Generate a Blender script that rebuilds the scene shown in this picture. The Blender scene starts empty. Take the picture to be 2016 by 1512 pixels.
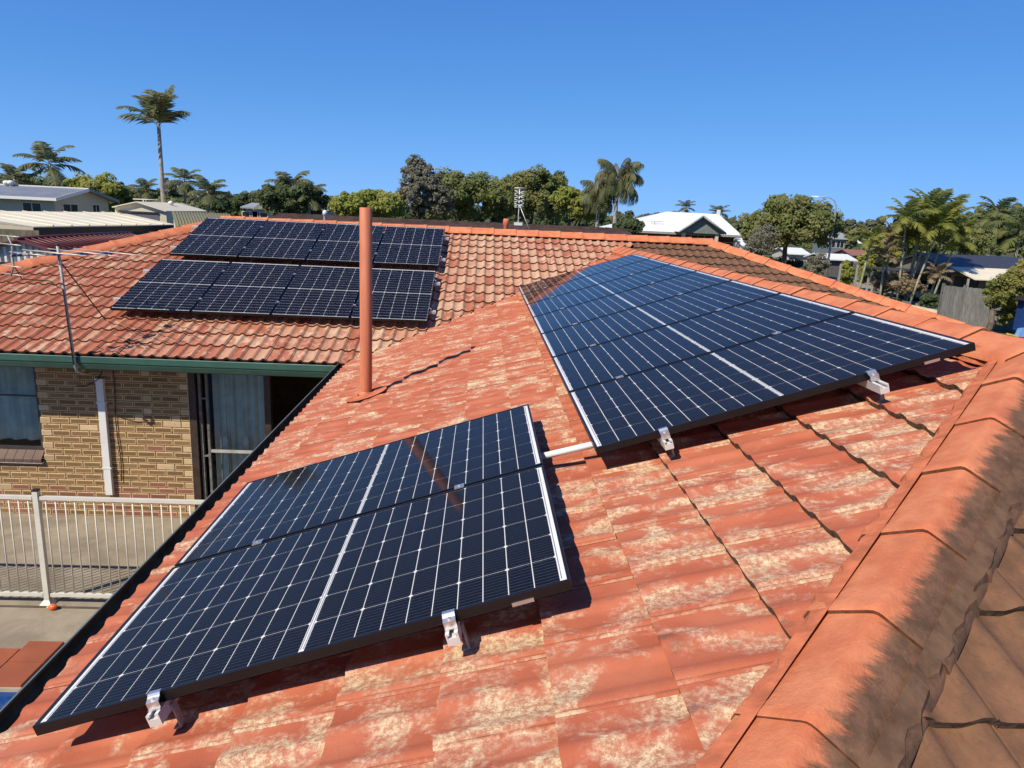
import bpy, bmesh, math, random
import numpy as np
from mathutils import Matrix, Vector
R = math.radians
rng = random.Random(7)
scene = bpy.context.scene
COL = scene.collection

# ------------------------------------------------------------------ camera
CAM = Vector((1.3547, -1.9825, 1.6281))
YAW, PIT, ROL, FPX = 0.05005786, -0.23154599, 0.04770184, 1402.415
PITCH = 0.3186007                      # roof pitch
cy, sy, cp, sp = math.cos(YAW), math.sin(YAW), math.cos(PIT), math.sin(PIT)
cf = Vector((sy * cp, cy * cp, sp)); r0 = Vector((cy, -sy, 0)); u0 = r0.cross(cf)
cr = r0 * math.cos(ROL) + u0 * math.sin(ROL); cu = u0 * math.cos(ROL) - r0 * math.sin(ROL)
cam = bpy.data.cameras.new('camera'); camo = bpy.data.objects.new('camera', cam); COL.objects.link(camo)
cam.sensor_fit = 'HORIZONTAL'; cam.sensor_width = 36.0; cam.lens = FPX / 2016 * 36
cam.clip_start = 0.05; cam.clip_end = 6000
mm = Matrix.Identity(4)
for i in range(3):
    mm[i][0], mm[i][1], mm[i][2], mm[i][3] = cr[i], cu[i], -cf[i], CAM[i]
camo.matrix_world = mm
scene.camera = camo

# ------------------------------------------------------------------ light
SUN_EL, SUN_AZ = 46.0, -134.0          # azimuth from +Y towards +X
sdir = Vector((math.sin(R(SUN_AZ)) * math.cos(R(SUN_EL)), math.cos(R(SUN_AZ)) * math.cos(R(SUN_EL)), math.sin(R(SUN_EL))))
world = bpy.data.worlds.new('World'); scene.world = world; world.use_nodes = True
wn = world.node_tree.nodes; wl = world.node_tree.links
sky = wn.new('ShaderNodeTexSky'); sky.sky_type = 'NISHITA'; sky.sun_disc = False
sky.sun_elevation = R(SUN_EL); sky.sun_rotation = R(SUN_AZ)
sky.air_density = 0.35; sky.dust_density = 0.0; sky.ozone_density = 3.0; sky.altitude = 0
hs = wn.new('ShaderNodeHueSaturation'); hs.inputs['Saturation'].default_value = 1.2
bg = wn['Background']; SKYS = 0.105; bg.inputs['Strength'].default_value = 0.0796
wl.new(sky.outputs['Color'], hs.inputs['Color'])
# the camera's rendering of a clear winter sky: deep blue with a gentle gradient
wsep = wn.new('ShaderNodeSeparateColor'); wcomb = wn.new('ShaderNodeCombineColor'); wl.new(hs.outputs[0], wsep.inputs[0])
for i, (g, k, mx_) in enumerate(((.71, .960, .30), (.71, 1.397, .63), (.45, 1.373, 1.6))):
    m1 = wn.new('ShaderNodeMath'); m1.operation = 'MULTIPLY'; m1.inputs[1].default_value = SKYS; wl.new(wsep.outputs[i], m1.inputs[0])
    m2 = wn.new('ShaderNodeMath'); m2.operation = 'POWER'; m2.inputs[1].default_value = g; wl.new(m1.outputs[0], m2.inputs[0])
    m3 = wn.new('ShaderNodeMath'); m3.operation = 'MULTIPLY'; m3.inputs[1].default_value = k; wl.new(m2.outputs[0], m3.inputs[0])
    m4 = wn.new('ShaderNodeMath'); m4.operation = 'DIVIDE'; m4.inputs[1].default_value = mx_; wl.new(m3.outputs[0], m4.inputs[0])
    m5 = wn.new('ShaderNodeMath'); m5.operation = 'MULTIPLY_ADD'; m5.inputs[2].default_value = 1.0; wl.new(m4.outputs[0], m5.inputs[0]); wl.new(m4.outputs[0], m5.inputs[1])
    m6 = wn.new('ShaderNodeMath'); m6.operation = 'INVERSE_SQRT'; wl.new(m5.outputs[0], m6.inputs[0])
    m7 = wn.new('ShaderNodeMath'); m7.operation = 'MULTIPLY'; wl.new(m3.outputs[0], m7.inputs[0]); wl.new(m6.outputs[0], m7.inputs[1])
    m8 = wn.new('ShaderNodeMath'); m8.operation = 'MULTIPLY'; m8.inputs[1].default_value = 1 / SKYS; wl.new(m7.outputs[0], m8.inputs[0])
    wl.new(m8.outputs[0], wcomb.inputs[i])
wl.new(wcomb.outputs[0], bg.inputs['Color'])
sun = bpy.data.lights.new('sun', 'SUN'); suno = bpy.data.objects.new('sun', sun); COL.objects.link(suno)
sun.energy = 5.0; sun.angle = R(0.53); sun.color = (1.0, 0.90, 0.75)
suno.rotation_euler = sdir.to_track_quat('Z', 'Y').to_euler(); suno.location = (0, 0, 40)
scene.view_settings.view_transform = 'Standard'; scene.view_settings.look = 'None'
scene.view_settings.exposure = 0.40; scene.view_settings.gamma = 1.0
scene.view_settings.use_curve_mapping = False
scene.cycles.max_bounces = 6; scene.cycles.transparent_max_bounces = 12
scene.cycles.use_denoising = True
scene.cycles.sample_clamp_indirect = 6.0

# ------------------------------------------------------------------ helpers
def at(px, py, Y):
    d = cf + cr * ((px - 1008) / FPX) - cu * ((py - 756) / FPX)
    return CAM + d * ((Y - CAM.y) / d.y)

def px_of(P):
    d = Vector(P) - CAM; z = d.dot(cf)
    if z <= 0.05: return None
    return (1008 + FPX * d.dot(cr) / z, 756 - FPX * d.dot(cu) / z, z)

def link(o, parent=None):
    COL.objects.link(o)
    if parent is not None: o.parent = parent
    return o

def tag(o, label=None, cat=None, group=None, kind=None):
    if label: o['label'] = label
    if cat: o['category'] = cat
    if group: o['group'] = group
    if kind: o['kind'] = kind
    return o

def empty(name, loc=(0, 0, 0), rz=0.0, mat=None):
    o = bpy.data.objects.new(name, None); COL.objects.link(o); o.empty_display_size = 0.1
    if mat is not None: o.matrix_world = mat
    else: o.location = loc; o.rotation_euler = (0, 0, rz)
    return o

def copy_obj(o, parent=None):
    c = o.copy(); COL.objects.link(c); c.parent = parent
    return c

def copy_tree(o, parent=None):
    c = copy_obj(o, parent)
    for ch in list(o.children): copy_tree(ch, c)
    return c

class MB:
    """collects shapes into one mesh"""
    def __init__(self): self.v = []; self.f = []; self.mi = []; self.sm = []; self.uv = []
    def face(self, pts, mi=0, sm=False, uv=None):
        n = len(self.v); self.v += [tuple(p) for p in pts]
        self.f.append(tuple(range(n, n + len(pts)))); self.mi.append(mi); self.sm.append(sm)
        self.uv.append(uv or [(0, 0)] * len(pts)); return self
    def box(self, c, s, rot=None, mi=0):
        hx, hy, hz = s[0] / 2, s[1] / 2, s[2] / 2
        P = [Vector((x, y, z)) for x in (-hx, hx) for y in (-hy, hy) for z in (-hz, hz)]
        if rot is not None: P = [rot @ p for p in P]
        c = Vector(c); n = len(self.v); self.v += [tuple(p + c) for p in P]
        for q in ((0, 1, 3, 2), (4, 6, 7, 5), (0, 4, 5, 1), (2, 3, 7, 6), (0, 2, 6, 4), (1, 5, 7, 3)):
            self.f.append(tuple(n + i for i in q)); self.mi.append(mi); self.sm.append(False); self.uv.append([(0, 0)] * 4)
        return self
    def b(self, x0, x1, y0, y1, z0, z1, mi=0):
        return self.box(((x0 + x1) / 2, (y0 + y1) / 2, (z0 + z1) / 2), (x1 - x0, y1 - y0, z1 - z0), None, mi)
    def prism(self, bot, top, mi=0):
        n = len(self.v); k = len(bot); self.v += [tuple(p) for p in bot] + [tuple(p) for p in top]
        F = [tuple(n + i for i in reversed(range(k))), tuple(n + k + i for i in range(k))]
        F += [(n + i, n + (i + 1) % k, n + k + (i + 1) % k, n + k + i) for i in range(k)]
        for q in F: self.f.append(q); self.mi.append(mi); self.sm.append(False); self.uv.append([(0, 0)] * len(q))
        return self
    def tube(self, pts, rad, seg=10, mi=0, cap=True, sm=True):
        pts = [Vector(p) for p in pts]
        if not hasattr(rad, '__len__'): rad = [rad] * len(pts)
        n0 = len(self.v); ref = None
        for i, p in enumerate(pts):
            d = (pts[min(i + 1, len(pts) - 1)] - pts[max(i - 1, 0)]).normalized()
            a = ref if ref is not None else (Vector((0, 0, 1)) if abs(d.z) < .9 else Vector((1, 0, 0)))
            x = d.cross(a).normalized() if ref is None else (a - d * a.dot(d)).normalized()
            y = d.cross(x).normalized(); ref = x
            for k in range(seg):
                t = 2 * math.pi * k / seg
                self.v.append(tuple(p + (x * math.cos(t) + y * math.sin(t)) * rad[i]))
        for i in range(len(pts) - 1):
            for k in range(seg):
                k2 = (k + 1) % seg; a = n0 + i * seg
                self.f.append((a + k, a + k2, a + seg + k2, a + seg + k)); self.mi.append(mi); self.sm.append(sm); self.uv.append([(0, 0)] * 4)
        if cap:
            self.f.append(tuple(n0 + k for k in reversed(range(seg)))); self.f.append(tuple(n0 + (len(pts) - 1) * seg + k for k in range(seg)))
            self.mi += [mi, mi]; self.sm += [False, False]; self.uv += [[(0, 0)] * seg] * 2
        return self
    def lathe(self, prof, seg=12, c=(0, 0, 0), mi=0, sm=True):
        n0 = len(self.v); c = Vector(c)
        for r, z in prof:
            for k in range(seg):
                t = 2 * math.pi * k / seg; self.v.append((c.x + r * math.cos(t), c.y + r * math.sin(t), c.z + z))
        for i in range(len(prof) - 1):
            for k in range(seg):
                k2 = (k + 1) % seg; a = n0 + i * seg
                self.f.append((a + k, a + k2, a + seg + k2, a + seg + k)); self.mi.append(mi); self.sm.append(sm); self.uv.append([(0, 0)] * 4)
        return self
    def mesh(self, name, mats):
        m = bpy.data.meshes.new(name); m.from_pydata(self.v, [], self.f)
        for t in (mats if isinstance(mats, (list, tuple)) else [mats]): m.materials.append(t)
        m.polygons.foreach_set('material_index', self.mi); m.polygons.foreach_set('use_smooth', self.sm)
        if any(any(a != (0, 0) for a in q) for q in self.uv):
            l = m.uv_layers.new(name='UVMap'); l.data.foreach_set('uv', [c for q in self.uv for a in q for c in a])
        bm = bmesh.new(); bm.from_mesh(m); bmesh.ops.recalc_face_normals(bm, faces=bm.faces); bm.to_mesh(m); bm.free()
        m.update(); return m
    def build(self, name, mats, parent=None, loc=None, mat=None):
        o = bpy.data.objects.new(name, self.mesh(name, mats)); link(o, parent)
        if mat is not None: o.matrix_local = mat
        elif loc is not None: o.location = loc
        return o

def mesh_arrays(m):
    nv, nl, npol = len(m.vertices), len(m.loops), len(m.polygons)
    co = np.empty(nv * 3, np.float32); m.vertices.foreach_get('co', co)
    li = np.empty(nl, np.int32); m.loops.foreach_get('vertex_index', li)
    ls = np.empty(npol, np.int32); m.polygons.foreach_get('loop_start', ls)
    mi = np.empty(npol, np.int32); m.polygons.foreach_get('material_index', mi)
    sm = np.empty(npol, bool); m.polygons.foreach_get('use_smooth', sm)
    uv = np.zeros(nl * 2, np.float32)
    if m.uv_layers: m.uv_layers[0].data.foreach_get('uv', uv)
    return co.reshape(-1, 3), li, ls, mi, sm, uv.reshape(-1, 2)

def raw_mesh(name, co, li, ls, mi=None, sm=None, uv=None, rnd=None, mats=()):
    m = bpy.data.meshes.new(name)
    m.vertices.add(len(co)); m.vertices.foreach_set('co', np.ascontiguousarray(co, np.float32).ravel())
    m.loops.add(len(li)); m.loops.foreach_set('vertex_index', np.ascontiguousarray(li, np.int32))
    m.polygons.add(len(ls)); m.polygons.foreach_set('loop_start', np.ascontiguousarray(ls, np.int32))
    for t in mats: m.materials.append(t)
    if mi is not None: m.polygons.foreach_set('material_index', np.ascontiguousarray(mi, np.int32))
    if sm is not None: m.polygons.foreach_set('use_smooth', np.ascontiguousarray(sm, bool))
    if uv is not None:
        l = m.uv_layers.new(name='UVMap'); l.data.foreach_set('uv', np.ascontiguousarray(uv, np.float32).ravel())
    if rnd is not None:
        a = m.attributes.new('rnd', 'FLOAT', 'POINT'); a.data.foreach_set('value', np.ascontiguousarray(rnd, np.float32))
    m.update(calc_edges=True); m.validate(); return m

def join_meshes(name, items, mats):
    CO, LI, LS, MI, SM, UV, RN = [], [], [], [], [], [], []; nv = nl = 0; cache = {}
    for m, mat, rd in items:
        if m.name not in cache: cache[m.name] = mesh_arrays(m)
        co, li, ls, mi, sm, uv = cache[m.name]
        M = np.array(mat, np.float32)
        CO.append(co @ M[:3, :3].T + M[:3, 3]); LI.append(li + nv); LS.append(ls + nl); MI.append(mi); SM.append(sm); UV.append(uv)
        RN.append(np.full(len(co), rd, np.float32)); nv += len(co); nl += len(li)
    return raw_mesh(name, np.concatenate(CO), np.concatenate(LI), np.concatenate(LS), np.concatenate(MI), np.concatenate(SM), np.concatenate(UV), np.concatenate(RN), mats)

# ------------------------------------------------------------------ materials
ALB = .76                               # all base colours below are scaled by this, the exposure makes up for it
class NT:
    def __init__(self, name):
        self.m = bpy.data.materials.new(name); self.m.use_nodes = True
        self.t = self.m.node_tree; self.n = self.t.nodes; self.l = self.t.links
        self.p = self.n['Principled BSDF']; self.out = self.n['Material Output']
    def new(self, typ, **kw):
        x = self.n.new(typ)
        for k, v in kw.items(): setattr(x, k, v)
        return x
    def put(self, sock, v):
        if isinstance(v, bpy.types.NodeSocket): self.l.new(v, sock)
        elif isinstance(v, (tuple, list)) and len(v) == 3 and sock.type == 'RGBA': sock.default_value = (*v, 1)
        else: sock.default_value = v
    def math(self, op, a, b=0.0, c=None, clamp=False):
        x = self.new('ShaderNodeMath', operation=op); x.use_clamp = clamp
        self.put(x.inputs[0], a); self.put(x.inputs[1], b)
        if c is not None: self.put(x.inputs[2], c)
        return x.outputs[0]
    def mix(self, f, a, b, typ='MIX'):
        x = self.new('ShaderNodeMix', data_type='RGBA', blend_type=typ)
        self.put(x.inputs[0], f); self.put(x.inputs[6], a); self.put(x.inputs[7], b); return x.outputs[2]
    def ramp(self, f, lo, hi):
        x = self.new('ShaderNodeMapRange'); x.interpolation_type = 'SMOOTHSTEP'
        self.put(x.inputs[0], f); x.inputs[1].default_value = lo; x.inputs[2].default_value = hi; return x.outputs[0]
    def noise(self, vec, scale, detail=4, rough=.55, dist=0.0):
        x = self.new('ShaderNodeTexNoise'); self.put(x.inputs['Vector'], vec)
        x.inputs['Scale'].default_value = scale; x.inputs['Detail'].default_value = detail
        x.inputs['Roughness'].default_value = rough; x.inputs['Distortion'].default_value = dist
        return x.outputs[0]
    def pos(self): return self.new('ShaderNodeNewGeometry').outputs['Position']
    def obj(self): return self.new('ShaderNodeTexCoord').outputs['Object']
    def scale(self, vec, s):
        x = self.new('ShaderNodeMapping'); self.put(x.inputs['Vector'], vec); x.inputs['Scale'].default_value = s; return x.outputs[0]
    def sep(self, vec):
        x = self.new('ShaderNodeSeparateXYZ'); self.put(x.inputs[0], vec); return x.outputs
    def comb(self, a, b, c):
        x = self.new('ShaderNodeCombineXYZ'); self.put(x.inputs[0], a); self.put(x.inputs[1], b); self.put(x.inputs[2], c); return x.outputs[0]
    def bump(self, h, strength=.3, dist=.01):
        x = self.new('ShaderNodeBump'); x.inputs['Strength'].default_value = strength; x.inputs['Distance'].default_value = dist
        self.put(x.inputs['Height'], h); self.l.new(x.outputs[0], self.p.inputs['Normal'])
    def set(self, base=None, rough=None, metal=None, spec=None):
        if base is not None:
            if isinstance(base, bpy.types.NodeSocket):
                h = self.new('ShaderNodeMix', data_type='RGBA', blend_type='MULTIPLY'); h.inputs[0].default_value = 1.0
                self.put(h.inputs[6], base); h.inputs[7].default_value = (ALB, ALB, ALB, 1); base = h.outputs[2]
            else: base = tuple(x * ALB for x in base)
            self.put(self.p.inputs['Base Color'], base)
        if rough is not None: self.put(self.p.inputs['Roughness'], rough)
        if metal is not None: self.put(self.p.inputs['Metallic'], metal)
        if spec is not None: self.put(self.p.inputs['Specular IOR Level'], spec)
        return self.m

def simple(name, c, rough=.6, metal=0.0, var=.18, scale=6.0, spec=.5, bump=0.0):
    t = NT(name)
    n = t.noise(t.pos(), scale, 5, .6)
    lo = tuple(x * (1 - var) for x in c); hi = tuple(min(1, x * (1 + var)) for x in c)
    if bump: t.bump(t.noise(t.pos(), scale * 6, 4), .4, bump)
    return t.set(t.mix(t.ramp(n, .3, .7), lo, hi), rough, metal, spec)

def tile_random(t):
    oi = t.new('ShaderNodeObjectInfo').outputs['Random']
    a = t.new('ShaderNodeAttribute'); a.attribute_name = 'rnd'
    return t.math('FRACT', t.math('ADD', t.math('MULTIPLY', oi, 1.0), a.outputs['Fac']))

def tile_uv(t):
    u = t.new('ShaderNodeUVMap'); u.uv_map = 'UVMap'; return t.sep(u.outputs[0])

def make_tile_mats():
    # weathered orange paint, worn to sandy cream in streaks running down the slope
    t = NT('orange_painted_tile'); rd = tile_random(t); s = tile_uv(t)
    z = t.math('MULTIPLY', rd, 40.0)
    v1 = t.comb(t.math('MULTIPLY', s[0], 1.55), s[1], z)
    n1 = t.noise(v1, 4.4, 4, .58, .5)
    big = t.noise(t.pos(), 1.1, 3)
    n1b = t.math('ADD', n1, t.math('MULTIPLY', t.math('SUBTRACT', big, .5), .34))
    n1b = t.math('ADD', n1b, t.math('MULTIPLY', t.math('SUBTRACT', rd, .5), .12))
    fine = t.noise(t.pos(), 170.0, 4, .75); mid = t.noise(t.scale(t.pos(), (1, 1, 1)), 48.0, 5, .75)
    n1s = t.math('ADD', n1b, t.math('MULTIPLY', t.math('SUBTRACT', mid, .5), .24))
    dust = t.ramp(n1s, .46, .60)
    core = t.math('MULTIPLY', t.ramp(n1s, .555, .66), t.ramp(t.math('ADD', t.math('MULTIPLY', fine, .6), t.math('MULTIPLY', mid, .4)), .40, .56))
    worn2 = core
    paint = t.mix(t.ramp(t.noise(v1, 3.0, 4), .3, .7), (.43, .105, .050), (.54, .165, .084))
    paint = t.mix(t.math('MULTIPLY', t.ramp(fine, .52, .75), .30), paint, (.60, .27, .165))
    dusty = t.mix(t.ramp(mid, .38, .62), (.46, .185, .105), (.62, .36, .235))
    cream = t.mix(t.ramp(mid, .38, .66), (.60, .38, .22), (.76, .60, .37))
    col = t.mix(t.math('MULTIPLY', dust, .88), paint, dusty)
    col = t.mix(core, col, cream)
    dirt = t.ramp(t.noise(t.comb(t.math('MULTIPLY', s[0], 3.0), s[1], t.math('ADD', z, 11.3)), 7.0, 9, .78), .585, .70)
    col = t.mix(t.math('MULTIPLY', dirt, .62), col, (.19, .115, .075))
    spk = t.ramp(t.noise(t.pos(), 75, 3, .7), .655, .74)
    col = t.mix(t.math('MULTIPLY', spk, .55), col, (.17, .085, .05))
    # dirt line in the side lap
    lap = t.math('MULTIPLY', t.math('MULTIPLY', t.ramp(s[0], .2855, .2875), t.math('SUBTRACT', 1.0, t.ramp(s[0], .2895, .2915))), t.ramp(t.noise(t.pos(), 14, 3), .35, .55))
    col = t.mix(t.math('MULTIPLY', lap, .7), col, (.13, .075, .045))
    crm = t.math('MULTIPLY', t.ramp(s[0], .2925, .2945), t.ramp(t.noise(t.pos(), 11, 5, .7), .50, .60))
    col = t.mix(t.math('MULTIPLY', crm, .45), col, (.70, .52, .32))
    smut = t.math('MULTIPLY', t.math('SUBTRACT', 1.0, t.ramp(s[1], .01, .10)), t.ramp(t.noise(t.comb(t.math('MULTIPLY', s[0], 1.0), t.math('MULTIPLY', s[1], .6), t.math('ADD', z, 5.1)), 13.0, 6, .7), .55, .68))
    col = t.mix(t.math('MULTIPLY', smut, .6), col, (.16, .095, .06))
    t.bump(t.math('ADD', t.math('MULTIPLY', fine, .6), t.math('MULTIPLY', worn2, -.5)), .55, .004)
    A = t.set(col, .82, 0, .3)
    # paler mix of salmon, red and sand, every roll its own tone
    t = NT('salmon_weathered_tile'); rd = tile_random(t); s = tile_uv(t)
    half = t.math('FLOOR', t.math('DIVIDE', s[0], .15))
    wn_ = t.new('ShaderNodeTexWhiteNoise', noise_dimensions='2D')
    t.l.new(t.comb(t.math('MULTIPLY', rd, 77.0), half, 0.0), wn_.inputs['Vector'])
    rv = t.sep(wn_.outputs['Color'])
    z = t.math('MULTIPLY', rd, 40.0)
    v1 = t.comb(t.math('MULTIPLY', s[0], 1.5), s[1], z)
    n1 = t.noise(v1, 7.0, 6, .6, .5)
    # the far end of the slope is paler than the end by the antenna
    px = t.sep(t.pos())[0]
    east = t.ramp(t.math('ADD', px, t.math('MULTIPLY', t.noise(t.pos(), .7, 3), 2.0)), -3.0, 1.2)
    red = t.mix(rv[0], (.38, .110, .060), (.49, .175, .100))
    peach = t.mix(rv[1], (.52, .235, .145), (.60, .37, .235))
    k = t.math('ADD', t.math('MULTIPLY', n1, .9), t.math('MULTIPLY', t.math('SUBTRACT', rv[2], .5), .42))
    k = t.math('ADD', k, t.math('MULTIPLY', t.math('SUBTRACT', east, .5), .26))
    col = t.mix(t.ramp(k, .38, .56), red, peach)
    pale = t.ramp(t.math('ADD', n1, t.math('MULTIPLY', t.math('SUBTRACT', rv[0], .5), .3)), .60, .68)
    col = t.mix(t.math('MULTIPLY', pale, .7), col, (.66, .47, .31))
    fine = t.noise(t.pos(), 70.0, 4, .7)
    grime = t.ramp(t.noise(t.comb(t.math('MULTIPLY', s[0], 2.6), s[1], t.math('ADD', z, 7.7)), 6.0, 7, .7), .50, .66)
    col = t.mix(t.math('MULTIPLY', grime, .50), col, (.30, .185, .115))
    col = t.mix(t.math('MULTIPLY', t.ramp(fine, .5, .8), .35), col, (.25, .12, .07))
    lap = t.math('MULTIPLY', t.ramp(s[0], .272, .290), .55)
    col = t.mix(lap, col, (.22, .105, .06))
    t.bump(fine, .5, .004)
    B = t.set(col, .85, 0, .3)
    # brown grimy unpainted tile
    t = NT('brown_grimy_tile'); rd = tile_random(t); s = tile_uv(t)
    v1 = t.comb(t.math('MULTIPLY', s[0], 2.0), s[1], t.math('MULTIPLY', rd, 30.0))
    n1 = t.noise(v1, 6.0, 7, .65)
    fine = t.noise(t.pos(), 80.0, 4, .7)
    col = t.mix(t.ramp(n1, .32, .68), (.135, .070, .038), (.240, .118, .060))
    col = t.mix(t.math('MULTIPLY', t.ramp(t.noise(t.pos(), 9, 6, .7), .60, .70), .55), col, (.34, .125, .07))
    lich = t.math('MULTIPLY', t.ramp(t.noise(t.pos(), 22, 6, .75), .64, .72), t.ramp(n1, .45, .6))
    col = t.mix(t.math('MULTIPLY', lich, .6), col, (.30, .24, .19))
    col = t.mix(t.math('MULTIPLY', t.ramp(fine, .5, .8), .4), col, (.07, .04, .028))
    t.bump(fine, .5, .004)
    C = t.set(col, .85, 0, .3)
    # mossy broken lower edge of a tile
    t = NT('mossy_tile_edge'); n1 = t.noise(t.pos(), 40, 6, .7)
    col = t.mix(t.ramp(n1, .35, .65), (.065, .045, .028), (.19, .13, .085))
    t.bump(n1, .8, .01)
    D = t.set(col, .95, 0, .2)
    t = NT('rusty_tile_edge'); n1 = t.noise(t.pos(), 40, 6, .7)
    col = t.mix(t.ramp(n1, .35, .65), (.13, .048, .024), (.24, .10, .055))
    E_ = t.set(col, .95, 0, .2)
    return A, B, C, D, E_
TILE_O, TILE_S, TILE_B, TILE_EDGE, TILE_EDGE_R = make_tile_mats()

def cap_mat(name, two_tone):
    t = NT(name); o = t.sep(t.obj())
    fine = t.noise(t.pos(), 70.0, 5, .7); n1 = t.noise(t.pos(), 7.0, 5, .6)
    paint = t.mix(t.ramp(n1, .35, .65), (.60, .178, .080), (.72, .255, .120))
    paint = t.mix(t.math('MULTIPLY', t.ramp(t.noise(t.pos(), 18, 6, .7), .62, .72), .45), paint, (.66, .33, .20))
    paint = t.mix(t.math('MULTIPLY', t.ramp(t.noise(t.pos(), 30, 5, .7), .66, .74), .6), paint, (.19, .08, .045))
    paint = t.mix(t.math('MULTIPLY', t.ramp(t.noise(t.pos(), 130, 3, .7), .60, .70), .35), paint, (.30, .10, .05))
    paint = t.mix(t.math('MULTIPLY', t.ramp(t.noise(t.pos(), 90, 2, .6), .70, .76), .6), paint, (.80, .50, .34))
    paint = t.mix(t.math('MULTIPLY', t.ramp(t.noise(t.pos(), 4.5, 6, .75), .58, .72), .35), paint, (.34, .13, .07))
    col = paint
    if two_tone:
        st = t.noise(t.comb(t.math('MULTIPLY', t.math('ADD', o[0], t.math('MULTIPLY', o[1], .6)), 1.0), t.math('MULTIPLY', t.math('SUBTRACT', o[1], t.math('MULTIPLY', o[0], .6)), 4.2), t.math('ADD', t.math('MULTIPLY', t.new('ShaderNodeObjectInfo').outputs['Random'], 9.0), t.math('MULTIPLY', o[1], 1.0))), 5.5, 10, .82)
        e = t.math('ADD', o[0], t.math('MULTIPLY', t.math('SUBTRACT', st, .5), .17))
        br = t.mix(t.ramp(t.noise(t.pos(), 14, 6, .7), .35, .65), (.120, .066, .037), (.225, .115, .066))
        lich = t.ramp(t.noise(t.scale(t.pos(), (1, 1, 1)), 55, 5, .8), .64, .70)
        br = t.mix(t.math('MULTIPLY', lich, .6), br, (.40, .30, .21))
        col = t.mix(t.ramp(e, .022, .062), paint, br)
    t.bump(t.math('ADD', fine, t.math('MULTIPLY', t.noise(t.pos(), 22, 5, .7), 1.3)), .55, .005)
    return t.set(col, .85, 0, .25)
CAP_O = cap_mat('orange_ridge_cap', False); CAP_T = cap_mat('half_painted_hip_cap', True)
MORTAR_O = simple('orange_pointing', (.58, .175, .082), .9, 0, .25, 12, .2, .004)

ALU = simple('aluminium', (.78, .78, .76), .32, .85, .05, 30)
ALU_W = simple('pale_aluminium', (.82, .81, .77), .45, .25, .04, 30)
BLACKF = simple('black_anodised_frame', (.012, .012, .013), .38, .3, .1, 20)
WHITE_SHEET = simple('white_backsheet', (.80, .82, .84), .5, 0, .03, 8)
def cell_mat(name, k):
    t = NT(name); u = t.new('ShaderNodeUVMap'); u.uv_map = 'UVMap'; s = t.sep(u.outputs[0])
    fr = t.math('FRACT', t.math('MULTIPLY', s[0], 9.0))
    line = t.math('LESS_THAN', t.math('ABSOLUTE', t.math('SUBTRACT', fr, .5)), .035)
    n = t.noise(t.pos(), 5.0, 3)
    col = t.mix(t.ramp(n, .3, .7), (.0016, .0026, .0062), (.0026, .0040, .0095))
    col = t.mix(t.math('MULTIPLY', line, k), col, (.24, .25, .27))
    return t.set(col, .45, 0, .25)
CELL = cell_mat('solar_cell', .5); CELL_FAR = cell_mat('solar_cell_far', .05)
def pane_mat(name, tint=(1, 1, 1), ior=1.45, rough=.02, dirt=0.0):
    t = NT(name); t.n.remove(t.p)
    tr = t.new('ShaderNodeBsdfTransparent'); tr.inputs['Color'].default_value = (*tint, 1)
    gl = t.new('ShaderNodeBsdfGlossy'); gl.inputs['Roughness'].default_value = rough
    fr = t.new('ShaderNodeFresnel'); fr.inputs['IOR'].default_value = ior
    mx = t.new('ShaderNodeMixShader'); t.l.new(fr.outputs[0], mx.inputs[0]); t.l.new(tr.outputs[0], mx.inputs[1]); t.l.new(gl.outputs[0], mx.inputs[2])
    last = mx.outputs[0]
    if dirt:
        df = t.new('ShaderNodeBsdfDiffuse'); df.inputs['Color'].default_value = (.55, .48, .40, 1)
        m2 = t.new('ShaderNodeMixShader'); t.l.new(t.math('MULTIPLY', t.ramp(t.noise(t.pos(), 60, 6, .75), .35, .9), dirt), m2.inputs[0])
        t.l.new(last, m2.inputs[1]); t.l.new(df.outputs[0], m2.inputs[2]); last = m2.outputs[0]
    t.l.new(last, t.out.inputs['Surface']); return t.m
PV_GLASS = pane_mat('solar_glass', (1, 1, 1), 1.20, .05, .016)
WIN_GLASS = pane_mat('window_glass', (.84, .90, .90), 1.27, .01)
WIN_DARK = simple('far_window_glass', (.02, .022, .027), .12, 0, .1, 2)

GREEN = simple('green_gutter_paint', (.050, .120, .085), .32, 0, .12, 5)
GUT_DARK = simple('grey_green_gutter', (.17, .125, .070), 1.0, 0, .3, 9, 0.0)
GUT_LIP = simple('gutter_lip', (.13, .15, .135), .4, 0, .1, 9)
def pipe_mat():
    t = NT('terracotta_painted_pipe'); n = t.noise(t.scale(t.pos(), (9, 9, .8)), 2.2, 6, .7); f = t.noise(t.pos(), 22, 5, .7)
    col = t.mix(t.ramp(n, .35, .68), (.56, .165, .075), (.68, .235, .115))
    col = t.mix(t.math('MULTIPLY', t.ramp(f, .62, .74), .45), col, (.30, .12, .07))
    return t.set(col, .6, 0, .4)
PIPE_O = pipe_mat()
WHITE = simple('white_paint', (.80, .80, .77), .45, 0, .05, 5)
CREAMW = simple('cream_paint', (.74, .68, .54), .55, 0, .08, 3)
CREAM_ROOF = simple('cream_metal_roof', (.80, .73, .53), .5, 0, .06, 1.5)
BLACK = simple('matt_black', (.012, .011, .010), .7, 0, .2, 5)  # plain black of caps, tyres, frames and fascia
DARKT = simple('dark_brown_timber', (.045, .026, .016), .6, 0, .4, 8)
BLUEP = simple('blue_plastic', (.03, .05, .22), .5, 0, .1, 20)
GALV = simple('galvanised_steel', (.40, .385, .355), .6, .12, .3, 25)
CABLE = simple('dark_cable', (.03, .016, .012), .6)
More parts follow.
